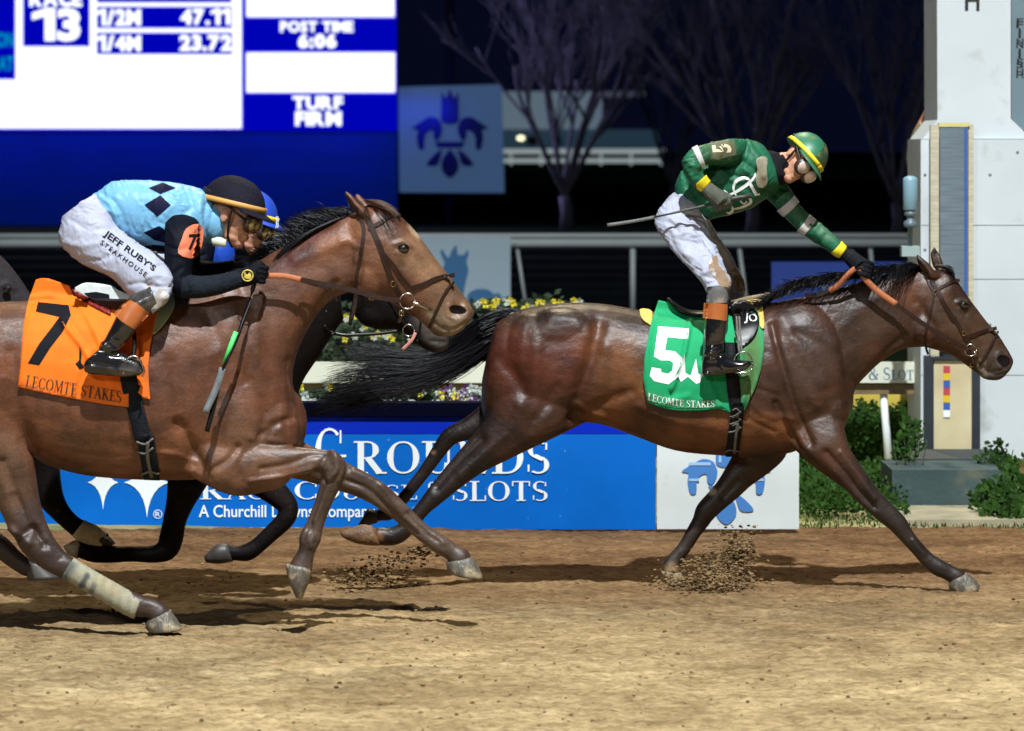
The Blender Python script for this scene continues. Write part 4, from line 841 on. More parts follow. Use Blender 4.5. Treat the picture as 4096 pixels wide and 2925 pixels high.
m = M(); strap(m, bv5, G((210,478),(280,430),(345,360),(400,315),(450,322)), .030, .008, Ys=[D5-.13,D5-.15,D5-.17,D5-.18,D5-.18]); strap(m, bv5, G((435,335),(475,395),(540,460),(610,515),(695,572)), .034, .008, Ys=[D5-.17,D5-.175,D5-.17,D5-.165,D5-.16]); part('rein_grip', m, m_rubber, horse5)
# ---------------------------------------------------------------- near horse (orange 7)
D7 = 20.0
h7 = M()
loft(h7, pr(N, (-260,1300,-290,1600,.15),(-150,1225,-150,1790,.27),(0,1208,20,1790,.30),(110,1204,115,1815,.30),(210,1196,190,1862,.305),(330,1190,320,1898,.315),(460,1195,450,1914,.325),(600,1195,600,1921,.325),(720,1170,735,1921,.31),(830,1130,850,1912,.275),(930,1085,970,1880,.245),(1020,1150,1085,1830,.21),(1100,1300,1165,1760,.16),(1150,1450,1192,1650,.09)), D7)
loft(h7, pr(N, (780,1150,1080,1800,.19),(900,1100,1160,1620,.18),(1000,1062,1178,1450,.16),(1090,1010,1225,1330,.14),(1170,965,1285,1240,.125),(1255,918,1342,1190,.115),(1335,880,1400,1168,.11),(1400,852,1440,1160,.10)), D7)
loft(h7, pr(B, (640,262,690,735,.10),(745,200,702,752,.125),(875,190,765,775,.14),(985,275,845,800,.145),(1062,350,922,835,.13),(1132,440,995,880,.115),(1212,552,1062,920,.10),(1292,650,1122,965,.085),(1347,727,1168,1012,.078),(1403,800,1205,1045,.075),(1442,860,1265,1052,.075),(1456,905,1330,1038,.06),(1432,948,1385,1005,.03)), D7)
h7.ellipsoid(W(*B((775,640))[0], D7-.07), (.10,.06,.125)); h7.ellipsoid(W(*B((1000,470))[0], D7-.10), (.042,.028,.030)); h7.ellipsoid(W(*B((1350,880))[0], D7-.045), (.05,.034,.045))
h7.ellipsoid(W(*A((1250,1450))[0], D7-.14), (.20,.13,.28)); h7.ellipsoid(W(*A((1330,1150))[0], D7-.12), (.16,.10,.24)); h7.ellipsoid(W(*A((1480,1500))[0], D7-.07), (.14,.14,.20)); h7.ellipsoid(W(*A((1520,1480))[0], D7+.10), (.14,.13,.20))
h7.ellipsoid(W(*P((-20,830))[0], D7-.12), (.30,.18,.34))
ear(h7, B, [(606,92,612,96,.004),(620,150,665,130,.02),(650,205,705,180,.03),(700,262,755,225,.034),(745,290,800,260,.02)], D7, -.09)
ear(h7, B, [(684,118,700,116,.004),(680,150,735,150,.02),(700,190,770,180,.03),(740,240,800,215,.03)], D7, .08)
limb(h7, C, [(1150,60,260,-.10,.5),(1200,190,185,NR,.55),(1290,290,100,NR,.8),(1400,285,84,NR,.8),(1480,272,78,NR,.85),(1540,262,60,NR,.8),(1580,258,30,NR,.8)], D7)
limb(h7, D, [(-40,235,118,NR,.75),(60,210,110,NR,.75),(170,200,90,NR,.8),(280,195,74,NR,.85),(380,195,64,NR,.9),(448,225,76,NR,.85),(442,300,60,NR,.9),(408,390,50,NR),(378,470,47,NR),(348,550,50,NR),(325,615,60,NR),(308,680,46,NR),(288,735,56,NR),(278,765,64,NR),(272,790,60,NR)], D7)
limb(h7, D, [(0,90,150,.06,.6),(140,150,120,FR,.7),(300,205,98,FR,.8),(450,262,84,FR,.85),(590,318,72,FR,.9),(690,372,66,FR,.9),(785,448,57,FR),(875,530,50,FR),(955,598,48,FR),(1035,652,54,FR),(1095,688,50,FR),(1130,718,62,FR),(1142,745,66,FR)], D7)
limb(h7, C, [(-190,-230,330,-.08,.5),(-90,-60,240,NR,.55),(-10,110,180,NR,.6),(60,290,140,NR,.65),(110,440,112,NR,.7),(160,565,100,NR,.75),(215,655,92,NR,.8),(300,735,72,NR,.85),(400,792,60,NR),(520,862,58,NR),(640,930,58,NR),(740,975,62,NR),(815,990,52,NR),(858,1016,60,NR),(868,1040,64,NR)], D7)
limb(h7, C, [(-300,420,110,FR,.8),(-120,590,80,FR),(0,660,62,FR),(70,720,52,FR),(140,770,48,FR),(190,785,44,FR)], D7)
h7 = remesh(h7, .009, 7)
sculpt(h7, [(A((1130,1350),(1180,1500),(1160,1620)), 14, .0), (C((960,0),(1020,80),(1060,180),(1110,290)), 26, -.030), (A((930,1150),(960,1300),(990,1500)), 24, -.014), (C((1290,120),(1220,200),(1110,260)), 14, -.014), (C((1350,70),(1500,90),(1620,110)), 14, .008),
  (D((60,240),(200,215),(330,165),(410,160)), 14, -.012), (D((0,300),(150,280),(330,235)), 10, .007), (D((440,140),(470,230),(430,290)), 12, .010), (D((400,300),(350,450),(310,560)), 10, -.006), (D((520,300),(640,350),(760,470),(900,590)), 12, -.008), (D((420,160),(380,230),(400,300)), 10, -.006), (D((460,170),(500,230),(480,300)), 9, .005), (D((430,330),(390,430),(350,520)), 8, .004), (D((310,560),(290,620)), 9, -.004), (D((350,590),(330,660)), 9, .004), (D((700,330),(760,400),(820,470)), 9, .004), (D((850,480),(960,590),(1020,630)), 8, -.005), (D((1000,600),(1050,640)), 9, .004), (C((140,480),(180,570)), 12, .005), (C((260,640),(330,720)), 9, -.004), (D((560,250),(700,320),(850,460)), 10, .006), (D((330,540),(350,640)), 10, -.006),
  (C((120,100),(200,160),(350,210)), 22, -.012), (C((400,180),(600,200),(700,190)), 20, .006), (C((880,150),(960,160),(1050,200)), 10, .009), (C((900,190),(1000,200)), 8, -.008), (C((870,230),(1040,250)), 12, .006), (A((60,1100),(80,1350),(150,1560),(250,1650)), 30, -.014),
  (A((1280,900),(1230,1000),(1180,1100)), 34, .010), (A((1130,900),(1200,1050),(1330,1250)), 24, -.012), (A((1400,900),(1380,1100),(1420,1300)), 30, .012), (A((1560,1150),(1590,1350),(1560,1500)), 24, -.012), (A((1400,1560),(1500,1480),(1600,1450)), 16, -.014), (A((1480,1300),(1460,1400)), 22, .008),
  (C((20,200),(100,420),(200,600)), 20, -.014), (C((90,620),(190,560),(240,650)), 16, -.012), (C((60,560),(160,640)), 12, .010), (C((-20,100),(60,350)), 26, .010),
  (B((590,440),(640,430),(690,480),(690,560)), 14, .008), (B((300,560),(450,490),(600,440)), 26, .009), (B((200,430),(350,380),(550,310)), 16, -.008), (B((560,700),(500,790),(430,880)), 16, -.012), (B((700,500),(715,600),(700,720)), 14, -.012),
  (B((860,430),(930,520),(1000,620),(1080,690)), 22, .006), (B((930,500),(950,560),(1000,600)), 12, -.006), (B((940,450),(1000,435),(1050,470)), 9, .010), (B((950,505),(1000,515),(1040,500)), 7, .006), (B((900,590),(1000,720),(1040,780)), 16, -.006), (B((1100,550),(1200,680),(1280,780)), 14, -.005),
  (B((1345,875),), 24, -.030), (B((1290,850),(1290,910),(1340,940)), 9, .009), (B((1400,850),(1420,890),(1390,925)), 9, .007), (B((1190,950),(1250,1000),(1330,1000),(1400,960)), 7, -.010), (B((1170,880),(1230,960),(1290,1030)), 10, -.006), (B((625,160),(680,230)), 12, -.016), (B((1200,930),(1240,990)), 9, .006)])
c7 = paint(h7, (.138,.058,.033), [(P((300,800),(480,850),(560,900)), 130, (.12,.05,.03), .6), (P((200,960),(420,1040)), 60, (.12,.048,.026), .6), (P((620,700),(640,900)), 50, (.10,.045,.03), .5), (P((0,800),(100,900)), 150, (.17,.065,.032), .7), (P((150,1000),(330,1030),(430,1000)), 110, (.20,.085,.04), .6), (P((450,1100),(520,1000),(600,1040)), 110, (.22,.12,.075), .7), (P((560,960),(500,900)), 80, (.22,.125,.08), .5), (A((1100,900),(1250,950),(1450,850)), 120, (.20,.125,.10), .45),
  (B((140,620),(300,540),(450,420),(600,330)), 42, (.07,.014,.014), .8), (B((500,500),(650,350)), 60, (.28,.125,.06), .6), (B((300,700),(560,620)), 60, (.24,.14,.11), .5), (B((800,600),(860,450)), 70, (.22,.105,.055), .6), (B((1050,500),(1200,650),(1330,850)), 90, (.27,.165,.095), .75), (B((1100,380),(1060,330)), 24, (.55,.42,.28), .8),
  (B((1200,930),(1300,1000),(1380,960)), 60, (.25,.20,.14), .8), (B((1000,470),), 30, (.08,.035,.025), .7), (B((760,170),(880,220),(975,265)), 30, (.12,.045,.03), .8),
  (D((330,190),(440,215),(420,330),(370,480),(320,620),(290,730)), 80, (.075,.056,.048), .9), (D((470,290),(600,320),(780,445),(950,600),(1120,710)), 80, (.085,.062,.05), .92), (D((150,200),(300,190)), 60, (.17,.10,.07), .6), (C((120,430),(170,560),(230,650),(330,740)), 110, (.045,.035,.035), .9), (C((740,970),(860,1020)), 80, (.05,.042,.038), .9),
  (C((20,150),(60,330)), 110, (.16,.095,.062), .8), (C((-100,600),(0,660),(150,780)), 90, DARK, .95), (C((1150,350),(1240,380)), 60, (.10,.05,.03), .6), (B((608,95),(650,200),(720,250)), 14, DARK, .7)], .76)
horse7 = thing('racehorse', 'nearest bay racehorse with orange number 7 saddlecloth, cropped at left edge', 'horse', (W(700,2400,D7)[0], D7, 0), 'galloping racehorses')
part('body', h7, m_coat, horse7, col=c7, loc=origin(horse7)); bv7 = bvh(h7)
m = M(); m.ellipsoid(W(*B((993,478))[0], D7-.124), (.034,.022,.026)); part('eye', m, m_eye, horse7)
m = M(); drape(m, bv7, curvy(B((1292,862),(1318,846),(1368,850),(1402,872),(1396,896),(1345,903),(1308,892))), .002, D7-.06, step=7); part('nostril', m, m_nostril, horse7)
hoof(m_hoof, C, [(800,1060,922,998,.055),(785,1090,956,1048,.07),(803,1118,986,1095,.078),(815,1124,980,1110,.074)], D7, horse7, NR)
hoof(m_hoof, D, [(195,748,338,772,.055),(200,815,322,845,.062),(228,890,300,900,.05),(248,935,286,940,.03)], D7, horse7, NR)
hoof(m_hoof, D, [(1060,742,1202,712,.055),(1068,780,1238,768,.07),(1090,806,1258,820,.076),(1110,815,1254,834,.07)], D7, horse7, FR)
hoof(m_hoofd, C, [(150,745,230,745,.05),(142,790,270,780,.06),(150,838,330,826,.07)], D7, horse7, FR)
m = M(); limb(m, C, [(365,775,66,NR),(400,795,63,NR),(460,830,62,NR),(560,888,63,NR),(640,935,64,NR),(720,978,66,NR),(750,990,64,NR)], D7, lat=.98)
m = remesh(m, .006, 2)
sculpt(m, [(C((x, y-60),(x-38, y+60)), 5, .0014*(1 if i % 2 else -1)) for i, (x, y) in enumerate([(390+24*k, 790+14*k) for k in range(15)])])
cb = paint(m, (.29,.28,.20), [(C((375,770),(350,830)), 30, (.05,.06,.07), .8), (C((470,815),(440,870)), 13, (.04,.05,.06), .85), (C((510,870),(490,910)), 10, (.08,.09,.10), .7), (C((560,840),(620,900)), 40, (.30,.25,.14), .6)])
part('leg_bandage', m, mat('bandage', (.4,.4,.3), rough=.9, attr=True, var=.15, vscale=30, bump=.3, bscale=200), horse7, col=cb)
m = M(); hair(m, B, [((60,690),(10,640),(-60,610),(-140,640)),((150,600),(100,530),(40,490),(-40,480)),((280,490),(210,430),(150,410),(80,440)),((400,410),(330,350),(260,320),(170,320)),((520,345),(440,280),(350,250),(270,270)),((630,280),(580,235),(500,230),(400,265)),((720,270),(670,240),(610,238),(540,262))], (D7, D7+.08), 900, 22, rad=.0022, jit=14, segs=8, spread=.06, er=(.45,.95))
hair(m, B, [((600,275),(500,325),(380,392),(250,470),(120,590)),((640,262),(520,305),(400,370),(270,445),(130,560))], (D7-.02, D7-.04), 380, 23, rad=.0026, jit=7, segs=7, spread=.04)
part('mane', m, m_hair, horse7)
m = M(); hair(m, B, [((740,160),(820,165),(900,200),(980,265)),((760,185),(830,205),(900,235),(960,275))], (D7-.02, D7-.1), 130, 24, rad=.0022, jit=8, segs=6, spread=.05)
part('forelock', m, mat('hair_brown', (.06,.028,.018), rough=.5), horse7)
br = M(); fb = D7-.08
for pts, w in ((B((745,215),(790,340),(840,450),(890,600),(930,700),(980,790)), .026), (B((725,280),(740,370),(720,520),(695,640),(690,740),(680,860),(650,960)), .019), (B((770,350),(850,310),(910,270),(980,270)), .022), (B((1050,735),(1130,710),(1220,670),(1330,650)), .024), (B((1325,690),(1270,760),(1220,860),(1165,990)), .014), (B((850,490),(930,580),(1000,680),(1055,740)), .016), (B((990,850),(985,900),(965,960)), .018)):
    strap(br, bv7, pts, w, .007, off=.004, fb=fb)
b7 = part('bridle', br, m_leather, horse7, smooth=False)
m = M(); c = W(*B((1022,820))[0], D7-.15); ringtor(m, c, .040, .0042); tube3(m, [c+np.array([.03,0,-.005]), W(*B((1175,880))[0], D7-.10)], .0065, k=8); part('bit_ring', m, m_steel, b7)
for (x, y) in ((930,708),(790,792),(985,895)):
    m = M(); w = hit(bv7, *B((x, y))[0])[0]; w = w if w is not None else W(*B((x, y))[0], D7-.13); w = w - np.array([0,.03 if x == 790 else .014,0]); tube3(m, [w+np.array(q) for q in ((-.010,0,-.014),(.010,0,-.014),(.012,0,.014),(-.010,0,.014),(-.010,0,-.014))], .003, k=6); part('buckle', m, m_brass, b7)
m = M(); strap(m, bv7, B((325,680),(450,705),(560,725),(700,760),(850,800),(975,815)), .026, .006, Ys=[D7-.22,D7-.2,D7-.19,D7-.18,D7-.17,D7-.15]); part('rein', m, m_leather, horse7, smooth=False); m = M(); strap(m, bv7, B((330,690),(430,720),(520,750),(570,820)), .012, .005, Ys=[D7-.2,D7-.16,D7-.15,D7-.13]); part('rein', m, m_leather, horse7, smooth=False)
m = M(); strap(m, bv7, B((105,655),(180,655),(250,662),(330,680)), .030, .009, Ys=[D7-.24,D7-.235,D7-.23,D7-.225]); part('rein_grip', m, m_rubber, horse7)
# ---------------------------------------------------------------- dark horse between them
D9 = 21.3
h9 = M()
loft(h9, pr(P, (-150,700,-160,980,.2),(0,680,0,1010,.29),(150,690,140,1020,.30),(330,690,330,1010,.30),(450,670,460,1010,.27),(540,680,560,990,.22),(600,740,625,920,.12)), D9)
loft(h9, pr(B, (-100,700,300,1480,.2),(100,640,345,1340,.17),(250,620,432,1205,.15),(400,580,520,1065,.12),(540,560,610,935,.10)), D9)
loft(h9, pr(B, (640,560,680,925,.09),(760,560,765,985,.11),(860,620,850,1005,.11),(950,700,935,1005,.10),(1040,780,1015,1048,.08),(1130,860,1090,1105,.07),(1210,930,1165,1148,.066),(1280,985,1235,1155,.055),(1308,1030,1285,1125,.03)), D9)
h9.ellipsoid(W(*B((800,890))[0], D9-.05), (.10,.06,.09))
limb(h9, C, [(1080,60,170,-.05,.6),(1050,200,130,-.1,.7),(1010,310,108,NR,.75),(975,420,78,NR,.8),(945,520,64,NR,.9),(925,620,66,NR,.9),(900,680,58,NR,.9),(820,700,47,NR),(710,698,44,NR),(600,700,48,NR),(510,690,56,NR),(440,672,50,NR),(410,660,50,NR)], D9)
limb(h9, C, [(1250,120,150,.05,.6),(1350,260,100,FR,.8),(1440,325,80,FR,.85),(1510,385,68,FR,.9),(1560,445,56,FR,.9),(1545,510,52,FR),(1470,585,46,FR),(1400,650,44,FR),(1340,690,48,FR),(1280,695,40,FR),(1230,690,44,FR)], D9)
limb(h9, C, [(150,-40,190,-.05,.6),(200,110,130,NR,.7),(235,250,92,NR,.8),(268,380,76,NR,.85),(325,470,56,NR),(390,535,50,NR),(455,580,56,NR),(530,612,50,NR),(580,630,42,NR)], D9)
limb(h9, C, [(100,-40,190,.1,.6),(60,150,120,FR,.7),(20,300,80,FR,.8),(-60,400,60,FR),(-200,480,50,FR)], D9)
h9 = remesh(h9, .011, 5)
sculpt(h9, [(B((700,930),(720,800)), 10, -.008), (B((1180,1080),(1260,1090)), 8, -.01), (C((920,560),(905,640)), 10, .006), (B((1245,1010),), 14, -.015)])
c9 = paint(h9, (.0055,.004,.0045), [(B((1120,950),(1200,1050),(1260,1120)), 50, (.075,.065,.06), .85), (C((440,575),(500,600)), 42, (.60,.55,.40), 0), (C((1450,330),(1540,430)), 50, (.02,.014,.013), .6)])
horse9 = thing('racehorse', 'near black racehorse mostly hidden between the orange 7 horse and the rail', 'horse', (W(700,2200,D9)[0], D9, 0), 'galloping racehorses')
part('body', h9, m_coatd, horse9, col=c9, loc=origin(horse9)); bv9 = bvh(h9)
m = M(); limb(m, C, [(425,558,55,NR),(455,580,60,NR),(500,600,60,NR),(545,618,52,NR),(565,626,46,NR)], D9, lat=1.0); part('white_sock', m, mat('sock_white', (.62,.55,.38), rough=.8, var=.3, vscale=25), horse9)
hoof(m_hoofd, C, [(545,585,520,645,.05),(585,600,560,648,.06),(625,640,600,655,.05)], D9, horse9, NR)
hoof(m_hoofp, C, [(440,620,420,725,.045),(400,625,370,700,.05),(345,655,350,672,.02)], D9, horse9, NR)
hoof(m_hoofd, C, [(1235,640,1262,740,.045),(1170,648,1190,752,.055),(1104,714,1120,745,.03)], D9, horse9, FR)
br = M()
for pts, w in ((B((700,600),(690,760),(660,900),(650,975)), .02), (B((900,800),(960,900),(1010,980)), .02), (B((1110,940),(1100,1030),(1080,1100)), .014), (B((480,980),(530,1020),(600,1040),(700,1040),(850,1030),(960,1015)), .018)): strap(br, bv9, pts, w, .006, off=.004, fb=D9-.12)
b9 = part('bridle', br, m_blackl, horse9)
m = M(); ringtor(m, W(*B((1030,1010))[0], D9-.12), .032, .004); part('bit_ring', m, m_steel, b9)
m = M(); strap(m, bv9, B((1075,1025),(1050,1075),(990,1135)), .018, .006, Ys=[D9-.14,D9-.15,D9-.15]); part('chin_strap', m, mat('strap_pink', (.5,.2,.16), rough=.5), b9)
# ---------------------------------------------------------------- fourth horse at the left edge
D4 = 22.6; h4 = M()
loft(h4, pr(A, (-420,420,-520,820,.12),(-260,440,-300,900,.11),(-120,480,-170,960,.12),(-10,560,-70,1010,.115),(60,630,0,1060,.095),(120,710,60,1100,.08),(165,780,110,1130,.07),(190,840,150,1140,.06)), D4)
loft(h4, pr(A, (-1100,500,-900,1200,.2),(-800,450,-680,1100,.17),(-500,420,-450,980,.13),(-300,430,-260,900,.11)), D4)
loft(h4, pr(A, (-2200,700,-2200,1300,.26),(-1700,690,-1700,1400,.3),(-1200,620,-1200,1400,.28),(-850,600,-850,1200,.18)), D4)
h4 = remesh(h4, .014, 5); sculpt(h4, [(A((0,740),(40,725),(80,750)), 10, .01)])
horse4 = thing('racehorse', 'grey brown horse of which only the eye and forehead show at left edge', 'horse', (W(-600,2200,D4)[0], D4, 0), 'galloping racehorses')
part('head_and_neck', h4, m_coatd, horse4, col=paint(h4, (.028,.024,.027), []), loc=origin(horse4))
m = M(); m.ellipsoid(W(*A((40,757))[0], D4-.118), (.026,.016,.02)); part('eye', m, m_eye, horse4)
# ================================================================ tack on the backs
def comb(*ms):
    o = M()
    for q in ms: o.add(q.v, q.f)
    return o
def cloth_mat(name, **k): return mat(name, (.5,.5,.5), rough=.75, spec=.25, bump=.25, bscale=260, bdist=.003, **k)
def fabric(name, col, rough=.6, var=.08, sheen=.0, **k): return mat(name, col, rough=rough, spec=.25 if max(col) > .03 else .06, var=var, vscale=14, bump=.6, bscale=24, bdist=.012, sheen=sheen, stretch=(1,1,.45), **k)
m_clab = cloth_mat('saddlecloth_green', attr=True, var=.10); m_orange = cloth_mat('saddlecloth_orange', attr=True, var=.10)
m_black = mat('print_black', (.006,.007,.010), rough=.7, spec=.1); m_whitep = mat('print_white', (.78,.80,.80), rough=.65)
m_pad = mat('foam_yellow', (.60,.44,.10), rough=.8, var=.15, vscale=12)
def wrinkle(m, amp, ang, s1=55., s2=14., seed=3):
    V = m.arr(); Nn = normals(m); x, y = pxs(V); a = math.radians(ang); u = x*math.cos(a)+y*math.sin(a); v = -x*math.sin(a)+y*math.cos(a)
    u = u + 40*vnoise(x/70, y/70, seed+1); v = v + 34*vnoise(x/50, y/50, seed+2) + V[:, 1]*60
    r = 1-np.abs(vnoise(u/s1, v/s2, seed))*4; r = np.clip(r, 0, 1)**2 + .5*np.clip(1-np.abs(vnoise(u/s1*1.9, v/s2*1.9, seed+7))*4, 0, 1)**2
    w = np.clip(.5+2.2*vnoise(x/60+3, y/60, seed+9), 0, 1.4); m.setv(V + Nn*((r-.45)*amp*w)[:, None]); return m
# --- horse 5 cloth
poly5 = F((345,1035),(420,1052),(520,1095),(610,1118),(720,1110),(860,1090),(950,1120),(966,1200),(968,1330),(950,1450),(915,1560),(872,1650),(848,1700),(800,1705),(742,1690),(700,1676),(590,1688),(478,1690),(387,1677),(282,1640),(272,1600),(255,1500),(262,1370),(300,1170))
wav5 = [(F((535,1140),(500,1340),(420,1560)), 9, .016), (F((560,1150),(525,1330),(450,1580)), 8, -.012), (F((600,1420),(660,1560),(700,1660)), 12, .010), (F((860,1330),(880,1480),(840,1640)), 14, .014), (F((920,1250),(910,1450),(870,1580)), 12, -.010), (F((300,1170),(270,1400),(290,1600)), 14, .008), (F((600,1620),(740,1560)), 10, .008), (F((640,1600),(740,1600)), 7, -.008), (F((390,1640),(520,1600)), 12, .006)]
cl5 = M(); drape(cl5, bv5, poly5, .018, lambda x, y: D5-.03, step=9, thick=.004, smooth=6, wav=[(p_, w_, (a_2*1.5 if a_2 > 0 else a_2*.5)) for p_, w_, a_2 in wav5])
cc = paint(cl5, (.008,.30,.115), [(F((880,1250),(900,1420),(860,1600)), 60, (.085,.15,.045), .85), (F((840,1640),(760,1690)), 30, (.01,.25,.12), .6), (F((300,1600),(480,1650),(690,1650)), 16, (.06,.26,.12), .5)])
sc5 = part('saddlecloth', cl5, m_clab, horse5, col=cc); bc5 = bvh(cl5); ct5 = bvh(comb(h5, cl5))
m = M(); strap(m, bvh(cl5), F((285,1622),(390,1660),(480,1672),(590,1670),(700,1660),(742,1674)), .004, .0015, off=.001, fb=D5-.33); part('hem', m, mat('hem_green', (.005,.18,.07), rough=.8), sc5)
m = M()
five = E((1352,335),(1552,350),(1545,418),(1412,405),(1397,488),(1462,498),(1508,540),(1502,620),(1482,662),(1420,712),(1325,690),(1297,655),(1310,600),(1370,610),(1373,632),(1418,642),(1445,620),(1450,572),(1425,556),(1370,556),(1325,530))
drape(m, bc5, five, .002, D5-.3, step=10); part('number', m, m_whitep, sc5)
m = M(); drape(m, bc5, E((1478,655),(1522,512),(1529,636),(1562,655),(1598,545),(1612,640),(1640,655),(1622,700),(1600,708),(1545,662),(1500,696)), .0026, D5-.3, step=10); part('folded_number', m, m_whitep, sc5)
m = M(); g, _ = serif('LECOMTE STAKES', .05); bb_ = bounds(g); q0 = E((1284,812),(1720,857),(1718,814),(1288,766))
pl = on_surface(g, q0, bc5, .0025, D5-.3)
def sag(u, v, k):
    s = (u-bb_[0])/(bb_[1]-bb_[0]); t = (v-bb_[2])/(bb_[3]-bb_[2]); q = [np.array(z) for z in q0]; p_ = (q[0]*(1-s)+q[1]*s)*(1-t)+(q[3]*(1-s)+q[2]*s)*t
    p_ = p_ + np.array([0, 22*4*s*(1-s)*.55]); return drape_pts(ct5, [tuple(p_)], .003+.00007*k, D5-.3)[0]
letters(m, g, sag, maxe=.1); part('lettering', m, m_whitep, sc5)
sd5 = M(); all5 = comb(h5, cl5); ba5 = bvh(all5)
limb(sd5, F, [(402,1022,8,0,4),(425,1055,16,0,5),(480,1096,22,0,5),(550,1118,24,0,5),(640,1118,26,0,4.6),(730,1092,28,0,4.2),(800,1062,30,0,3.4),(850,1045,22,0,2.4)], D5)
drape(sd5, ba5, curvy(F((768,1062),(850,1040),(885,1052),(932,1115),(938,1190),(905,1262),(850,1312),(832,1325),(806,1262),(785,1160)), 3), .012, D5-.12, step=9, thick=.008, smooth=2)
sad5 = part('saddle', sd5, m_blackl, horse5); bs5 = bvh(comb(h5, cl5, sd5))
m = M(); g = text2d('JO', .01); letters(m, g, on_surface(g, F((852,1172),(928,1176),(928,1120),(858,1112)), bs5, .003, D5-.3), maxe=.3); part('lettering', m, m_whitep, sad5)
m = M(); drape(m, bvh(h5), curvy(F((233,1090),(262,1084),(308,1102),(302,1178),(285,1174),(245,1140)), 3), .02, D5-.02, step=9, thick=.02, smooth=2); part('pad', m, m_pad, sad5); m = M(); drape(m, ba5, curvy(F((862,1035),(945,1030),(958,1060),(972,1195),(945,1190),(938,1120),(892,1060)), 3), .012, D5-.05, step=9, thick=.012, smooth=2); part('pad', m, m_pad, sad5)
m = M(); strap(m, bs5, F((775,1290),(775,1400),(782,1500),(792,1590),(800,1640)) + HH((640,60),(630,150),(618,240),(610,312)), .074, .010, off=.008, fb=D5-.2)
gi5 = part('girth', m, mat('girth_black', (.006,.007,.009), rough=.6, spec=.15, bump=.3, bscale=80), horse5)
bg5 = bvh(comb(h5, cl5, m))
m = M()
for y_ in (70, 112, 158): strap(m, bg5, HH((592, y_+26),(625, y_+18),(660, y_-4)), .010, .006, off=.004, fb=D5-.35, sub=4); strap(m, bg5, HH((610, y_-10),(632, y_-22),(650, y_-6),(640, y_+20)), .007, .005, off=.006, fb=D5-.35, sub=4)
strap(m, bg5, HH((640,130),(632,200),(622,300)), .016, .006, off=.005, fb=D5-.35); strap(m, bg5, HH((565,295),(600,282),(652,290)), .010, .006, off=.006, fb=D5-.3)
part('buckle_straps', m, mat('strap_grey', (.10,.095,.085), rough=.5), gi5)
YB5 = D5-.40
m = M()
for dx in (0, 16): strap(m, bs5, F((806+dx,1130),(812+dx,1230),(822+dx,1345)), .011, .003, Ys=[D5-.335,D5-.36,YB5])
st5 = part('stirrup_leather', m, mat('webbing', (.16,.15,.13), rough=.8, var=.5, vscale=120), sad5)
m = M(); q = F((790,1400),(800,1365),(830,1345),(862,1345),(890,1372),(903,1410),(895,1440),(870,1460),(800,1465)); tube3(m, [W(x, y, YB5-.02-(.03 if y > F((0,1430))[0][1] else 0)) for x, y in q], .0042, k=8, sub=3); part('stirrup', m, m_steel, st5)
# --- horse 7 cloth
poly7 = A((195,702),(225,694),(262,696),(375,735),(400,790),(500,830),(600,862),(700,880),(800,876),(856,860),(836,950),(814,1060),(802,1180),(806,1270),(814,1352),(780,1345),(746,1312),(764,1276),(706,1262),(696,1320),(696,1393),(560,1376),(400,1348),(200,1308),(97,1283),(110,1180),(118,1060),(127,950),(143,860),(162,790))
wav7 = [(A((400,790),(480,900),(560,1080),(600,1250)), 14, .012), (A((440,830),(520,950),(470,1080)), 10, -.010), (A((340,930),(430,1040),(520,1180)), 12, .012), (A((370,920),(470,1050),(560,1190)), 9, -.009), (A((160,800),(260,790),(380,810)), 10, .012), (A((180,870),(130,1100),(120,1260)), 14, .007), (A((420,1060),(432,1180)), 8, -.012), (A((770,1000),(760,1200)), 9, .010), (A((500,1080),(420,1200),(380,1330)), 12, .007)]
cl7 = M(); drape(cl7, bv7, poly7, .018, lambda x, y: D7-.05, step=9, thick=.004, smooth=6, wav=[(p_, w_, (a_2*1.5 if a_2 > 0 else a_2*.5)) for p_, w_, a_2 in wav7])
cc = paint(cl7, (.82,.155,.008), [(A((120,1275),(400,1340),(690,1385)), 14, (.62,.16,.03), .6), (A((800,1100),(795,1320)), 22, (.42,.12,.03), .6)])
sc7 = part('saddlecloth', cl7, m_orange, horse7, col=cc); bc7 = bvh(cl7)
m = M(); drape(m, bc7, A((206,824),(372,842),(384,895),(340,985),(270,1075),(213,1166),(150,1156),(212,1050),(278,965),(322,905),(194,876)), .002, D7-.3, step=9); part('number', m, m_black, sc7)
m = M(); drape(m, bc7, A((432,1060),(442,1100),(440,1150),(456,1178),(430,1190),(408,1158),(428,1140)), .002, D7-.3, step=9); part('fold_pinch_shade', m, m_black, sc7)  # dark pinch of a cloth fold, painted as a black patch
m = M(); g, _ = serif('LECOMTE STAKES', .05); letters(m, g, on_surface(g, A((136,1280),(654,1370),(660,1306),(146,1218)), bvh(comb(h7, cl7)), .003, D7-.3), maxe=.1); part('lettering', m, mat('print_dark', (.03,.02,.015), rough=.7), sc7)
ba7 = bvh(comb(h7, cl7))
m = M(); limb(m, A, [(385,760,8,0,5),(420,795,16,0,6),(500,830,20,0,6),(600,850,22,0,5.5),(700,850,24,0,5),(800,825,26,0,4),(870,800,22,0,3)], D7); sad7 = part('saddle', m, m_blackl, horse7)
m = M(); drape(m, bv7, curvy(A((905,792),(935,790),(945,835),(925,890),(870,965),(825,1000),(822,940),(850,870)), 3), .016, D7-.15, step=9, thick=.014, smooth=2); part('pad', m, mat('pad_mint', (.42,.58,.42), rough=.8, var=.2, vscale=8, dirt=((.6,.44,.1), 9, .55)), sad7)
m = M(); drape(m, ba7, A((392,752),(420,762),(560,850),(604,856),(600,900),(500,850),(410,800)), .010, D7-.2, step=10, thick=.003); part('saddle_edge', m, mat('red_leather', (.16,.012,.012), rough=.4), sad7)
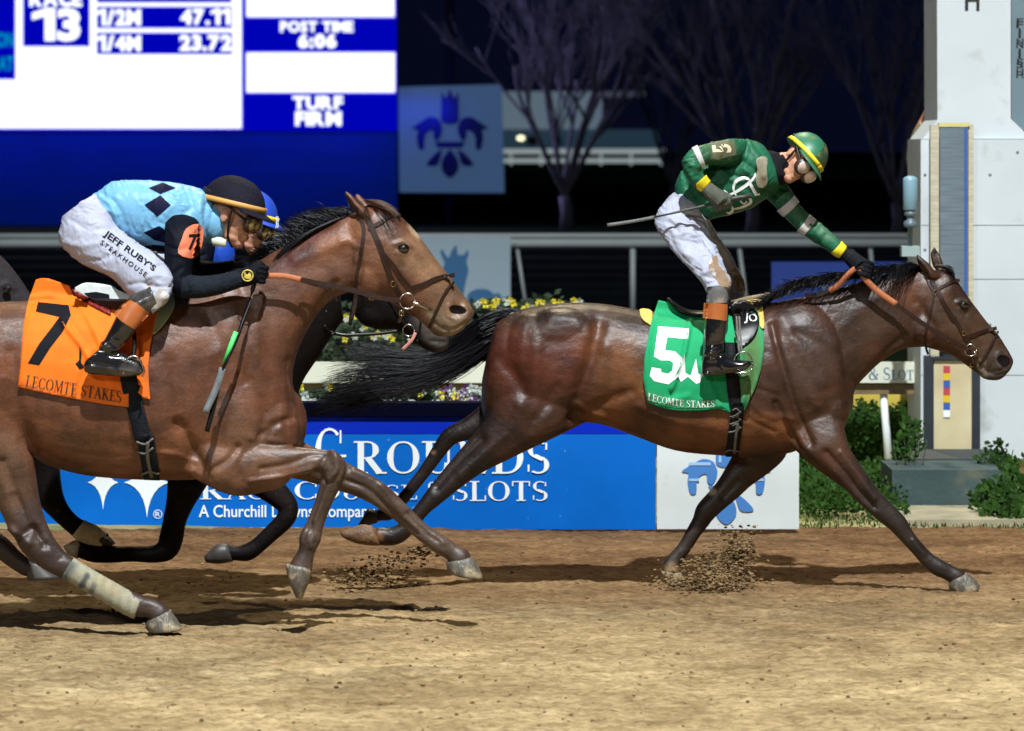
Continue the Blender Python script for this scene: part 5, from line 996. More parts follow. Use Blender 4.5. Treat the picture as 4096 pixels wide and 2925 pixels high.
m = M(); strap(m, ba7, A((690,1130),(700,1250),(722,1350),(750,1460),(775,1560)) + C((790,70),(800,150),(815,230),(822,285)), .086, .010, off=.010, fb=D7-.2)
gi7 = part('girth', m, mat('girth_webbing', (.012,.015,.020), rough=.8, spec=.12, bump=.4, bscale=90, var=.3, vscale=30), horse7); bg7 = bvh(comb(h7, cl7, m)); m = M()
for y_ in (80, 130): strap(m, bg7, C((738, y_+10),(785, y_+24),(830, y_-8)), .011, .007, off=.004, fb=D7-.35, sub=4)
strap(m, bg7, C((800,90),(800,180),(822,280)), .018, .007, off=.005, fb=D7-.35); strap(m, bg7, C((762,265),(810,250),(862,262)), .012, .007, off=.006, fb=D7-.3); part('buckle_straps', m, bpy.data.materials['strap_grey'], gi7)
YB7 = D7-.42
m = M(); strap(m, bs5, A((720,930),(728,1020),(724,1130)), .022, .005, Ys=[D7-.36,D7-.39,YB7]); st7 = part('stirrup_leather', m, m_blackl, sad7)
m = M(); q = A((668,1215),(670,1160),(700,1122),(735,1118),(765,1150),(780,1200),(770,1230)); tube3(m, [W(x, y, YB7-.04) for x, y in q], .005, k=8, sub=3); part('stirrup', m, m_steel, st7)
# --- dark horse cloth
m = M(); drape(m, bv9, curvy(A((405,745),(470,718),(600,735),(640,760),(720,800),(760,900),(640,1000),(450,900)), 3), .02, D9-.15, step=12, thick=.005, smooth=3); sc9 = part('saddlecloth', m, fabric('saddlecloth_white', (.62,.66,.66)), horse9)
b_ = bvh(m); m = M(); drape(m, b_, A((455,775),(520,768),(590,782),(600,835),(560,830),(500,815)), .003, D9-.3, step=10); part('number', m, m_black, sc9)
# ================================================================ riders
def frame(fwd, up):
    f = np.array(fwd, float); f /= np.linalg.norm(f); u = np.array(up, float); u -= f*(u@f); u /= np.linalg.norm(u); s = np.cross(u, f); return np.column_stack([f, s, u])
def tf(m, R_, c, s=1.): m.setv((m.arr()*s) @ R_.T + np.array(c)); return m
def head_m():
    m = M(); m.ellipsoid((-.012,0,.035), (.095,.074,.10)); m.ellipsoid((.030,0,-.03), (.062,.058,.085)); m.ellipsoid((.060,0,-.100), (.030,.032,.024)); m.ellipsoid((.035,0,-.085), (.045,.050,.030))
    m.ellipsoid((.080,0,.024), (.020,.048,.012)); tube3(m, [(.078,0,.015),(.092,0,-.015),(.103,0,-.036)], [.007,.009,.010], k=10); m.ellipsoid((.092,.009,-.041), (.009,.007,.006)); m.ellipsoid((.092,-.009,-.041), (.009,.007,.006))
    m.ellipsoid((.088,0,-.064), (.012,.024,.0065)); m.ellipsoid((.086,0,-.077), (.012,.021,.0075))
    for s in (1, -1): m.ellipsoid((.052, .040*s, -.028), (.028,.020,.024)); m.ellipsoid((-.008,.076*s,-.012), (.018,.008,.030)); m.ellipsoid((-.014,.080*s,.002), (.014,.007,.014))
    return m
def dome(R0=(.138,.108,.128), z0=.012, c=(-.014,0,.03), nseg=14, k=36):
    R = []
    for i in range(nseg+1):
        t = math.pi/2*i/nseg; rr = math.cos(t)**.9 if i < nseg else .02
        R.append([(c[0]+R0[0]*rr*math.cos(6.2832*j/k), c[1]+R0[1]*rr*math.sin(6.2832*j/k), c[2]+R0[2]*math.sin(t)*1.0 + (.018*math.cos(6.2832*j/k) if i == 0 else 0)) for j in range(k)])
    m = M(); m.rings(R); return m
def band(z0, z1, grow, a0=0, a1=360, R0=(.138,.108), c=(-.014,0), th=.003, k=48, tilt=.018):
    m = M(); R = []
    for i in range(k+1):
        a = math.radians(a0+(a1-a0)*i/k); C_, S_ = math.cos(a), math.sin(a); t = tilt*C_
        def q(z, g):
            f = math.sqrt(max(.05, 1-((z-.03)/.128)**2)); return (c[0]+(R0[0]*f+g)*C_, c[1]+(R0[1]*f+g)*S_, z+t)
        R.append([q(z0, grow), q(z1, grow), q(z1, grow+th), q(z0, grow+th)])
    return m.rings(R)
def visor():
    m = M(); R = []
    for i in range(13):
        a = math.radians(-62+124*i/12); L = .052*math.cos(a*1.25)+.004; C_, S_ = math.cos(a), math.sin(a); b = (-.014+.138*C_, .108*S_, .046); e = (-.014+(.138+L)*C_, (.108+L*.7)*S_, .028+.0*C_)
        R.append([(b[0],b[1],b[2]+.004),(e[0],e[1],e[2]+.003),(e[0],e[1],e[2]-.002),(b[0],b[1],b[2]-.006)])
    return m.rings(R)
m_lens = mat('goggle_lens', (.20,.09,.04), rough=.08, spec=.9, coat=1., metal=.4); m_rim = mat('goggle_rim', (.05,.025,.015), rough=.4)
def gear(person, R_, c, s, shell, stripe, lens=None, gs=1., cap_mark=None, second=None, quad=None):
    he = part('helmet', tf(dome(), R_, c, s), shell, person)
    part('brim', tf(visor(), R_, c, s), shell, he)
    part('stripe', tf(band(.034, .056, .0015), R_, c, s), stripe, he)
    if second:      # darker cover panels
        m = M(); R = []
        for i in range(9):
            t = math.pi/2*(.18+.80*i/8); R.append([(-.014+.1405*math.cos(t)**.9*math.cos(a), .1105*math.cos(t)**.9*math.sin(a), .03+.1305*math.sin(t)) for a in [math.radians(-28+56*j/8) for j in range(9)]])
        vs = [p for r in R for p in r]; m.add(vs, [(i*9+j, i*9+j+1, (i+1)*9+j+1, (i+1)*9+j) for i in range(8) for j in range(8)]); part('cover_panel', tf(m, R_, c, s), second, he)
    m = M(); m.add(band(.075, .083, .003).v, band(.075, .083, .003).f)
    go = M()
    for q in (1, -1): go.ellipsoid((.092,.034*q,-.006), (.026*gs,.042*gs,.040*gs))
    go.ellipsoid((.100,0,.0), (.014,.03,.016)); g_ = part('goggles', tf(go, R_, c, s), m_rim, person)
    le = M()
    for q in (1, -1): le.ellipsoid((.101,.036*q,-.006), (.022*gs,.035*gs,.033*gs))
    part('lens', tf(le, R_, c, s), lens or m_lens, g_)
    st = M(); tube3(st, [(.085,.066,0),(.05,.085,.014),(.0,.100,.032),(-.06,.098,.05),(-.13,.06,.06),(-.156,0,.062),(-.13,-.06,.06),(-.06,-.098,.05),(.0,-.100,.032),(.05,-.085,.014),(.085,-.066,0)], .006, k=6, sub=3); part('goggle_strap', tf(st, R_, c, s), m_blackl, g_)
    cs_ = M()
    for q in (1, -1): tube3(cs_, [(.02,.098*q,.03),(.02,.082*q,-.02),(.03,.060*q,-.085),(.045,0.0,-.125)], .005, k=6, sub=3)
    part('chin_strap', tf(cs_, R_, c, s), m_blackl, he)
    return he
def fist(m, wrist, grip, axis, s=1., curl=1.):
    wrist = np.array(wrist); grip = np.array(grip); ax = np.array(axis, float); ax /= np.linalg.norm(ax)
    d = grip - wrist; d -= ax*(d@ax); d /= (np.linalg.norm(d)+1e-9); n = np.cross(ax, d)
    if n[1] > 0: n = -n          # back of the hand towards the track
    kn = grip + n*.030*s; 
    tube3(m, [wrist, wrist*.5+kn*.5+n*.006*s, kn], [.030*s,.036*s,.034*s], k=12)
    for off in (-.6, .6): tube3(m, [wrist+ax*.008*off*s, kn + ax*.030*off*s], [.024*s,.022*s], k=10)
    for i in range(4):
        o = ax*(i-1.5)*.0205*s; L_ = (1.0, 1.08, 1.03, .86)[i]; pts = []
        for j in range(8):
            a = math.radians(-12 + 225*curl*L_*j/7); pts.append(grip + o + d*(.031*s*math.sin(a)) + n*(.031*s*math.cos(a)))
        tube3(m, pts, [.0115*s,.011*s,.010*s,.0088*s], k=8)
    th = [wrist + ax*.022*s + d*.012*s, grip - d*.010*s + ax*.040*s + n*.008*s, grip + d*.012*s + ax*.034*s - n*.014*s, grip + d*.026*s + ax*.016*s - n*.018*s]
    tube3(m, th, [.014*s,.0125*s,.011*s,.009*s], k=8, sub=3); return m
skin = mat('skin', (.50,.25,.16), rough=.5, spec=.4, var=.12, vscale=30); skin.node_tree.nodes['Principled BSDF'].inputs['Subsurface Weight'].default_value = .1
skin.node_tree.nodes['Principled BSDF'].inputs['Subsurface Radius'].default_value = (.02,.008,.004)
m_breech = fabric('breeches_white', (.37,.39,.49), var=.14, dirt=((.30,.26,.22), 9, .66)); m_boot = mat('boot_black', (.007,.007,.009), rough=.14, spec=.8, coat=.5, bump=.15, bscale=9, bdist=.02); m_bootdirt = mat('boot_muddy', (.008,.008,.010), rough=.2, spec=.7, coat=.4, dirt=((.06,.055,.05), 6, .50), bump=.2, bscale=20)
m_bandb = mat('boot_band', (.42,.12,.03), rough=.4, spec=.5, var=.2, vscale=14); m_glove = mat('glove_black', (.008,.009,.013), rough=.8, spec=.1, var=.4, vscale=40, bump=.3, bscale=90)
# ---------------------------------------------------------------- rider of horse 5
g5 = thing('person', 'jockey in muddy green silks and white breeches standing in the stirrups, reaching forward', 'person', (W(2820,1800,D5)[0], D5-.1, 1.45), 'jockeys')
hc = W(*F((1178,212))[0], D5-.10); Rh = frame((.34,-.80,-.50), (.76,.05,.62)); SH = 1.10
TOR = (440,400,650,562,.145),(452,320,700,548,.155),(515,240,785,528,.165),(625,152,880,498,.175),(750,92,975,440,.185),(870,84,1055,385,.17),(955,112,1075,330,.12),(990,160,1075,290,.07)
ARMN = [(850,165,80,-.12),(790,155,76,-.20),(705,165,70,-.26),(620,178,64,-.30),(560,200,60,-.33),(540,240,57,-.34),(558,292,53,-.34),(592,335,45,-.33),(634,372,38,-.32)]
ARMF = [(1010,360,72,.08),(1070,420,72,.07),(1120,490,61,.04),(1200,576,56,.02),(1270,628,59,0),(1345,685,52,-.02),(1410,735,42,-.04),(1450,765,34,-.04)]
TH_N = (470,400,600,500,.12,-.06),(360,480,632,580,.125,-.10),(322,580,655,655,.125,-.14),(385,690,690,720,.11,-.20),(458,780,722,790,.098,-.27),(535,860,748,860,.085,-.33),(600,935,775,925,.075,-.37),(636,1002,768,968,.062,-.39)
TH_F = (540,470,650,560,.10,.10),(560,600,700,660,.10,.14),(625,720,760,740,.09,.2),(690,820,805,830,.085,.26),(735,900,845,900,.078,.32),(752,1000,858,960,.07,.36),(765,1040,852,1020,.06,.36)
def shrink(rows, k): return [((r[0]+r[2])/2+(r[0]-r[2])/2*k for _ in (0,)) and ((r[0]+r[2])/2+(r[0]-r[2])/2*k, (r[1]+r[3])/2+(r[1]-r[3])/2*k, (r[0]+r[2])/2-(r[0]-r[2])/2*k, (r[1]+r[3])/2-(r[1]-r[3])/2*k, r[4]*k) + tuple(r[5:]) for r in rows]
def thin(st, k): return [(s[0], s[1], s[2]*k, s[3]) for s in st]
SHAFT_N = [(698,960,62,-.40),(690,1100,66,-.40),(678,1230,66,-.40),(668,1330,58,-.40),(665,1390,56,-.40)]; FOOT_N = (602,1370,745,1350,.045),(600,1475,760,1368,.048),(640,1484,830,1388,.046),(760,1468,890,1392,.042),(840,1455,908,1405,.028)
SHAFT_F = [(808,1020,50,.37),(808,1150,54,.38),(806,1300,48,.38),(806,1380,45,.38)]
body = M(); loft(body, pr(F, *shrink(TOR, .78)), D5-.02); limb(body, F, thin(ARMN, .5), D5); limb(body, F, thin(ARMF, .62), D5); loft(body, pr(F, *shrink(TH_N, .72)), D5); loft(body, pr(F, *shrink(TH_F, .72)), D5)
limb(body, F, thin(SHAFT_N, .8), D5); limb(body, F, thin(SHAFT_F, .8), D5); loft(body, pr(F, *shrink(FOOT_N, .8), yo=-.40), D5)
hm = tf(head_m(), Rh, hc, SH); body.add(hm.v, hm.f); tube3(body, [hc - Rh[:,2]*.08, (hc+W(*F((1020,230))[0], D5-.02))/2, W(*F((985,240))[0], D5-.02)], [.055,.06,.07], k=14)
fist(body, W(*F((632,375))[0], D5-.32), W(*F((712,455))[0], D5-.31), W(*F((880,415))[0], D5)-W(*F((640,475))[0], D5), .85); 
body = remesh(body, .006, 2); part('body', body, skin, g5)
si = M(); loft(si, pr(F, *TOR), D5-.02); limb(si, F, ARMN, D5, lat=1.); limb(si, F, ARMF, D5, lat=1.); si = remesh(si, .006, 4)
sculpt(si, [(F((640,240),(760,245),(850,215)), 12, -.020), (F((600,270),(640,360),(700,380)), 12, -.012), (F((850,260),(900,310),(930,380)), 12, .010), (F((880,240),(935,290),(965,360)), 9, -.010), (F((700,250),(780,330),(850,330)), 9, .008), (F((740,240),(800,300),(870,300)), 8, -.009), (F((500,300),(520,380),(560,450)), 10, -.009), (F((540,300),(560,390),(600,470)), 10, .009), (F((620,440),(640,500),(660,540)), 10, .007),
  (F((760,100),(700,170),(690,230)), 12, .006), (F((820,85),(860,150),(840,220)), 12, -.009), (F((880,90),(900,150),(930,190)), 10, .006), (F((900,100),(960,170)), 8, -.006), (F((1020,400),(1060,370),(1100,380)), 10, -.012), (F((1000,430),(1080,460)), 12, .008), (F((960,380),(1010,400),(1060,450)), 10, -.008), (F((1110,440),(1090,500)), 8, -.006), (F((1240,590),(1290,650)), 12, .006), (F((1330,650),(1300,700)), 8, -.006), (F((520,220),(560,250),(600,250)), 10, .007), (F((570,300),(620,320)), 8, -.005), (F((660,160),(650,220)), 9, -.005), (F((850,400),(900,430),(950,400)), 12, .008), (F((780,450),(860,480)), 12, -.006)])
wrinkle(si, .0055, -35)
m_green = fabric('silks_green', (.018,.135,.065), rough=.5, attr=True); 
cs5 = paint(si, (.012,.105,.052), [(F((650,150),(760,160)), 50, (.07,.11,.05), .5), (F((1120,420),(1200,540)), 40, (.06,.13,.07), .5), (F((1250,560),(1350,650)), 30, (.08,.16,.09), .5), (F((520,190),(560,230)), 30, (.03,.17,.09), .4)])
s5 = part('silks', si, m_green, g5, col=cs5); bsi = bvh(si)
m_cuffw = fabric('sleeve_white', (.52,.50,.50), dirt=((.36,.30,.24), 14, .68)); m_cuffy = fabric('cuff_yellow', (.72,.58,.02)); m_patch = fabric('patch_dirty', (.11,.115,.065))
def dp(name, pts, mt, base, bv, Yd, off=.0025, step=8, parent=None, c=0):
    m = M(); drape(m, bv, curvy(pts, 3) if c else pts, off, Yd, step=step); return part(name, m, mt, parent or base)
def ringband(name, st, mt, parent, grow=1.06):
    m = M(); limb(m, F, [(a, b, r*grow, o) for a, b, r, o in st], D5, lat=1.); return part(name, m, mt, parent)
ringband('sleeve_band', [(1096,462,64,.055),(1112,480,62,.045),(1130,499,60,.037)], m_cuffw, s5, 1.10); ringband('sleeve_band', [(1200,577,57,.02),(1220,592,57,.015),(1240,608,57,.01)], m_cuffw, s5, 1.10)
ringband('sleeve_band', [(600,184,64,-.31),(585,190,63,-.315),(570,197,62,-.32)], m_cuffw, s5, 1.10)
ringband('cuff', [(1395,722,46,-.035),(1412,737,44,-.04),(1435,753,40,-.04)], m_cuffy, s5); ringband('cuff', [(590,328,49,-.335),(606,346,46,-.33),(626,364,43,-.32)], m_cuffy, s5, 1.03)
pa = dp('arm_patch', F((650,100),(790,92),(805,175),(700,205),(664,200)), m_patch, s5, bsi, D5-.2)
m = M(); g = text2d('5', .03); letters(m, g, on_surface(g, K((418,202),(408,140),(270,148),(280,212)), bsi, .005, D5-.2), maxe=.25); m_pl = mat('print_cream', (.62,.52,.36), rough=.7); part('number', m, m_pl, pa)
m = M()      # chest monogram
def stroke(pts, w):
    q = crom(np.array(pts, float)[:, :2], 4); n = len(q); L_, R2 = [], []
    for i in range(n):
        t = q[min(i+1,n-1)]-q[max(i-1,0)]; t = t/(np.linalg.norm(t)+1e-9); k = w[0]+(w[1]-w[0])*math.sin(math.pi*i/(n-1)) if isinstance(w, tuple) else w
        k *= .54; L_.append(q[i]+np.array([-t[1],t[0]])*k/2); R2.append(q[i]-np.array([-t[1],t[0]])*k/2)
    return [tuple(a) for a in L_ + R2[::-1]]
mono = [stroke(K((378,522),(440,500),(520,450),(575,400),(598,352)), (8,25)), stroke(K((455,530),(432,470),(450,420),(500,392),(545,402),(560,425)), (8,22)), stroke(K((552,425),(575,470),(605,520)), 24), stroke(K((362,485),(385,505),(395,535)), 14), stroke(K((378,640),(400,650),(425,625),(405,570)), (6,20)),
        stroke(K((425,620),(480,610),(530,590),(560,565),(545,530),(520,520)), (10,22)), stroke(K((480,560),(510,580),(530,560)), 11), stroke(K((585,515),(605,514),(625,508)), 12)]
for i, q in enumerate(mono): drape(m, bsi, q, .003+.0006*i, D5-.15, step=8)
part('monogram', m, m_whitep, s5)
m = M(); drape(m, bsi, curvy(F((925,200),(960,185),(990,200),(985,260),(990,340),(965,375),(930,365),(920,310),(930,260),(920,225)), 3), .035, D5-.22, step=8, thick=.03, smooth=3); part('spare_goggles', m, mat('lens_muddy', (.30,.28,.20), rough=.25, coat=.5, var=.35, vscale=20), s5)
bc = M(); loft(bc, pr(F, *TH_N), D5); loft(bc, pr(F, *TH_F), D5); loft(bc, pr(F, (445,392,612,515,.15),(400,430,640,560,.155),(370,480,650,600,.15),(370,560,650,650,.12),(400,630,620,680,.05)), D5); bc = remesh(bc, .006, 4)
cr_ = [(F((420,560),(480,600),(470,680)), 10, .010), (F((400,500),(450,515),(540,505)), 12, -.004), (F((450,650),(520,640),(600,680)), 9, .009), (F((470,680),(540,690),(630,720)), 8, -.009), (F((400,640),(450,740),(520,820)), 11, -.008), (F((540,620),(600,700),(650,780),(660,850)), 12, .011), (F((570,620),(625,690),(680,770)), 9, -.011), (F((500,760),(580,800),(640,860)), 10, .009), (F((560,850),(640,900),(700,900)), 10, -.010), (F((600,880),(680,860),(750,860)), 9, .008), (F((640,940),(700,920),(760,930)), 8, -.008), (F((330,560),(420,580),(470,640)), 10, -.006), (F((480,420),(520,500),(560,580)), 12, .007), (F((520,520),(600,560)), 8, -.008), (F((700,760),(760,860),(830,900)), 10, -.010), (F((760,900),(800,960),(845,980)), 9, .008), (F((780,930),(820,1000)), 8, -.008), (F((640,640),(700,700)), 9, .008), (F((560,960),(620,980),(700,985)), 8, .006)]
sculpt(bc, cr_); wrinkle(bc, .0060, 25); wrinkle(bc, .0035, 80, seed=21); br5 = part('breeches', bc, m_breech, g5); bbc = bvh(bc)
dp('mud_stain', F((655,790),(690,770),(700,820),(740,870),(775,900),(770,950),(720,960),(690,920),(660,880),(640,840)), mat('mud', (.24,.16,.10), rough=.95, dirt=((.60,.58,.60), 16, .50)), br5, bbc, D5-.35, c=1); dp('mud_stain', F((770,860),(800,850),(830,900),(850,930),(848,1000),(820,990),(800,930)), bpy.data.materials['mud'], br5, bbc, D5+.3, c=1)
for sh, nm, ft in ((SHAFT_N, -.40, FOOT_N), (SHAFT_F, .38, None)):
    m = M(); limb(m, F, sh, D5, lat=1.)
    if ft: loft(m, pr(F, *ft, yo=nm), D5)
    else: loft(m, pr(F, *[(r[0]+150, r[1]-40, r[2]+110, r[3]-40, r[4]) for r in FOOT_N], yo=nm), D5)
    m = remesh(m, .005, 3)
    if ft: sculpt(m, [(F((610,1350),(680,1345),(740,1310)), 7, .008), (F((605,1375),(690,1370),(750,1335)), 6, -.007), (F((640,1300),(720,1290)), 7, -.005), (F((605,1462),(740,1475),(900,1425)), 4, .006), (F((700,1380),(720,1440)), 5, -.004)])
    bo = part('boot', m, m_boot, g5); bb2 = bvh(m)
    if ft:
        dp('boot_cuff', F((634,957),(700,948),(762,962),(748,1052),(690,1050),(626,1050)), mat('cuff_grey', (.10,.10,.10), rough=.7, dirt=((.25,.2,.16), 12, .5)), bo, bb2, YB5-.05, c=0)
        dp('boot_band', F((614,1052),(680,1050),(753,1060),(748,1158),(680,1148),(606,1140)), m_bandb, bo, bb2, YB5-.05, c=0)
gl = M(); fist(gl, W(*F((620,362))[0], D5-.32), W(*F((716,452))[0], D5-.31), W(*F((880,415))[0], D5)-W(*F((640,475))[0], D5), 1.28); limb(gl, F, [(612,350,40,-.325),(650,395,42,-.32),(680,425,46,-.32)], D5); gl = remesh(gl, .004, 1); part('glove', gl, mat('glove_grey', (.085,.092,.07), rough=.85, var=.4, vscale=30), g5)
gl = M(); fist(gl, W(*F((1460,770))[0], D5-.05), W(*F((1560,855))[0], D5-.14), (.25,.25,.9), 1.25); limb(gl, F, [(1440,755,38,-.045),(1490,790,44,-.07),(1530,822,46,-.10)], D5); gl = remesh(gl, .004, 1); part('glove', gl, m_glove, g5)
m = M(); tube3(m, [hc - Rh[:,2]*.05*SH - Rh[:,0]*.01, hc - Rh[:,2]*.12*SH - Rh[:,0]*.02, W(*F((1020,235))[0], D5-.06), W(*F((985,245))[0], D5-.03)], [.082,.074,.078,.088], k=20, sub=4); m.ellipsoid(hc + Rh@np.array([.025,0,-.095])*SH, (.055,.055,.042)); part('neck_gaiter', remesh(m, .005, 2), mat('gaiter_black', (.008,.008,.011), rough=.8, spec=.1, bump=.5, bscale=60, bdist=.01), g5)
m_hg = mat('helmet_green', (.02,.15,.08), rough=.45, spec=.5, var=.1, vscale=5, dirt=((.16,.15,.06), 16, .60)); m_hy = mat('stripe_yellow', (.75,.58,.02), rough=.5, dirt=((.3,.25,.08), 20, .66)); m_hd = mat('helmet_dark_green', (.025,.06,.03), rough=.5, dirt=((.12,.12,.05), 22, .5))
m_lensw = mat('goggle_lens_pink', (.62,.50,.46), rough=.2, spec=.9, coat=1., metal=.15)
he5 = gear(g5, Rh, hc, SH, m_hg, m_hy, lens=m_lensw, second=m_hd, gs=1.2)
m = M(); tube3(m, [W(2925,1212,D5-.03), W(2990,1196,D5-.04), W(3060,1182,D5-.05)], [.012,.015,.012], k=8, sub=3); m.ellipsoid(W(3078,1182,D5-.05), (.03,.024,.022)); m.ellipsoid(W(3105,1190,D5-.05), (.024,.012,.010)); part('neck_strap', m, mat('strap_tan', (.26,.20,.12), rough=.8, var=.4, vscale=40, bump=.4, bscale=80), horse5)
wc = thing('riding_crop', 'thin grey riding crop held by the green jockey, pointing back', 'crop', W(*F((640,470))[0], D5-.31))
m = M(); tube3(m, [W(*F(q)[0], D5-.31) for q in ((320,545),(480,510),(640,472),(760,440),(892,418))], [.005,.007,.010,.013,.015], k=8, sub=2); part('shaft', m, mat('crop_grey', (.04,.04,.038), rough=.5, var=.5, vscale=60), wc)
m = M(); strap(m, bv5, F((325,545),(180,572),(42,592)), .020, .004, Ys=[D5-.31,D5-.31,D5-.31]); part('flap', m, mat('crop_flap', (.10,.105,.10), rough=.6, var=.3, vscale=30), wc)
# ---------------------------------------------------------------- crouched riders
def crouch(Z, Y, label, silk, sleeve, shell, stripe, near, mats):
    k = Y/20.0
    p = thing('person', label, 'person', (W(*Z((500,500))[0], Y)[0], Y-.1, 1.5), 'jockeys')
    TOR = (500,238,560,330,.10),(535,222,640,440,.15),(605,173,705,492,.165),(740,162,800,535,.175),(880,170,885,562,.185),(1000,186,975,560,.18),(1090,214,1080,520,.155),(1155,262,1160,470,.10)
    ARM = [(992,338,34,-.10),(990,352,66,-.12),(988,378,86,-.14),(986,430,94,-.19),(975,520,86,-.24),(966,610,78,-.27),(962,690,72,-.29),(990,735,66,-.30),(1070,742,60,-.30),(1160,732,54,-.29),(1240,712,50,-.28),(1310,690,46,-.27)]
    ARMF = [(985,370,90,.14),(1000,520,80,.2),(1040,640,66,.22),(1150,660,56,.18),(1280,640,46,.1)]
    TH = (522,232,340,360,.13,-.05),(580,300,322,500,.145,-.08),(645,420,452,622,.135,-.14),(745,500,600,690,.12,-.22),(850,575,700,790,.105,-.30),(925,660,775,858,.09,-.35),(935,750,800,880,.075,-.38),(905,830,812,892,.06,-.39)
    THF = [(r[0]+20, r[1], r[2]+20, r[3], r[4], -r[5]) for r in TH]
    LEG = [(845,800,75,-.39),(760,840,70,-.40),(722,880,70,-.41),(690,930,68,-.42),(655,985,62,-.42),(610,1050,52,-.42),(570,1100,52,-.42)]
    FOOT = (455,1150,560,1060,.05),(462,1205,620,1085,.052),(560,1222,690,1110,.05),(680,1228,760,1145,.045),(760,1222,785,1180,.03)
    body = M(); loft(body, pr(Z, *shrink(TOR, .86)), Y); limb(body, Z, thin(ARM, .75), Y); limb(body, Z, thin(ARMF, .75), Y); loft(body, pr(Z, *shrink(TH, .85)), Y); loft(body, pr(Z, *shrink(THF, .85)), Y); limb(body, Z, thin(LEG, .7), Y); limb(body, Z, [(s[0], s[1], s[2]*.8, -s[3]) for s in LEG], Y); loft(body, pr(Z, *shrink(FOOT, .8), yo=-.42), Y)
    hc = W(*Z((1262,352))[0], Y-.02); R_ = frame((.90,-.26,-.34), (.34,.0,.94)); S = 1.26*Y/20*1.353/ (1/(Z((0,0),(1,0))[1][0]-Z((0,0))[0][0]))/1.0 if False else 1.26*(Y/D7)*(( Z((1,0))[0][0]-Z((0,0))[0][0])*1.35333)
    hm = tf(head_m(), R_, hc, S); body.add(hm.v, hm.f); tube3(body, [hc - R_[:,2]*.08, W(*Z((1150,370))[0], Y)], [.06,.075], k=14)
    wr = W(*Z((1300,690))[0], Y-.27); gp = W(*Z((1400,668))[0], Y-.27); ax = W(*Z((1362,760))[0], Y) - W(*Z((1405,600))[0], Y)
    fist(body, wr, gp, -ax, .9); body = remesh(body, .006, 2); part('body', body, skin, p)
    si = M(); loft(si, pr(Z, *TOR), Y); si = remesh(si, .007, 4)
    sculpt(si, [(Z((540,250),(600,300),(640,400)), 10, .010), (Z((560,240),(640,310),(700,470)), 10, -.008), (Z((640,420),(760,480),(880,540)), 14, .008), (Z((900,180),(960,260),(900,340)), 14, .008), (Z((1010,200),(1040,300),(1000,340)), 14, -.010), (Z((1090,250),(1080,360),(1100,480)), 12, .010), (Z((1120,290),(1110,400),(1130,480)), 9, -.010), (Z((720,500),(820,500),(890,460)), 12, -.006), (Z((1040,190),(1100,240)), 12, .006), (Z((560,320),(640,350)), 9, .006)])
    wrinkle(si, .0050, 70, seed=5); wrinkle(si, .003, 20, seed=31); s = part('silks', si, silk, p); bsi = bvh(si)
    if near:
        dm = mat('diamond_navy', (.002,.003,.022), rough=.6, spec=.1)
        for q in (((805,207),(880,178),(952,207),(868,240)), ((782,298),(868,246),(925,300),(852,362)), ((778,447),(862,412),(905,440),(905,505),(835,488)), ((780,520),(830,512),(890,518),(890,555),(830,545))): dp('diamond', Z(*q), dm, s, bsi, Y-.18)
    sl = M(); limb(sl, Z, ARM[:9], Y, lat=1.); limb(sl, Z, ARMF, Y, lat=1.); sl = remesh(sl, .007, 3); sculpt(sl, [(Z((900,520),(960,540),(1010,530)), 9, -.009), (Z((920,560),(1000,575)), 9, .007), (Z((930,680),(980,640)), 9, -.007), (Z((900,400),(940,470)), 10, .006), (Z((990,690),(1030,750)), 9, -.007)])
    wrinkle(sl, .004, 10, seed=8); slo = part('sleeve', sl, sleeve, s); bsl = bvh(sl)
    if near:
        dp('number_patch', Z((1042,405),(1080,403),(1100,430),(1100,480),(1085,540),(1050,588),(965,560),(985,480),(1005,430)), mat('patch_orange', (.60,.14,.06), rough=.7, dirt=((.25,.10,.07), 20, .55)), slo, bsl, Y-.3, c=1)
        g = text2d('7', .03); m = M(); letters(m, g, on_surface(g, Z((1015,545),(1062,538),(1068,455),(1022,458)), bsl, .005, Y-.3), maxe=.3); part('number', m, m_black, slo)
    fo = M(); limb(fo, Z, [(985,735,69,-.30),(1070,743,62,-.30),(1160,733,57,-.29),(1240,714,52,-.28),(1320,688,48,-.27)], Y, lat=1.); fo = remesh(fo, .006, 3); sculpt(fo, [(Z((1000,700),(1030,770)), 8, -.006), (Z((1190,700),(1200,760)), 7, -.005), (Z((1080,700),(1100,780)), 8, .004)]); part('forearm_sleeve', fo, mat('sleeve_dark', (.014,.018,.026), rough=.85, spec=.08, bump=.4, bscale=60, var=.3, vscale=25), s)
    tc_ = M(); tc_.ellipsoid(W(*Z((1160,395))[0], Y-.01), (.085,.10,.11)); part('collar', tc_, silk, s)
    bc = M(); loft(bc, pr(Z, *TH), Y); loft(bc, pr(Z, *THF), Y); bc = remesh(bc, .007, 4)
    sculpt(bc, [(Z((440,290),(520,300),(600,360)), 14, .009), (Z((380,380),(470,420),(600,430)), 12, -.007), (Z((350,500),(440,520),(560,500)), 12, .007), (Z((420,590),(520,600),(600,570)), 10, -.007), (Z((600,480),(650,520),(640,600)), 10, .007), (Z((820,640),(880,620),(930,640)), 10, -.010), (Z((800,690),(870,680),(935,700)), 9, .009), (Z((790,730),(860,740),(930,740)), 9, -.009), (Z((770,790),(840,800),(920,800)), 10, .008), (Z((560,250),(600,330)), 9, .006), (Z((540,640),(620,660)), 9, .006), (Z((700,730),(770,720),(820,740)), 9, -.007)])
    wrinkle(bc, .0045, 35, seed=13); wrinkle(bc, .003, -40, seed=23); b = part('breeches', bc, m_breech, p); bb3 = bvh(bc)
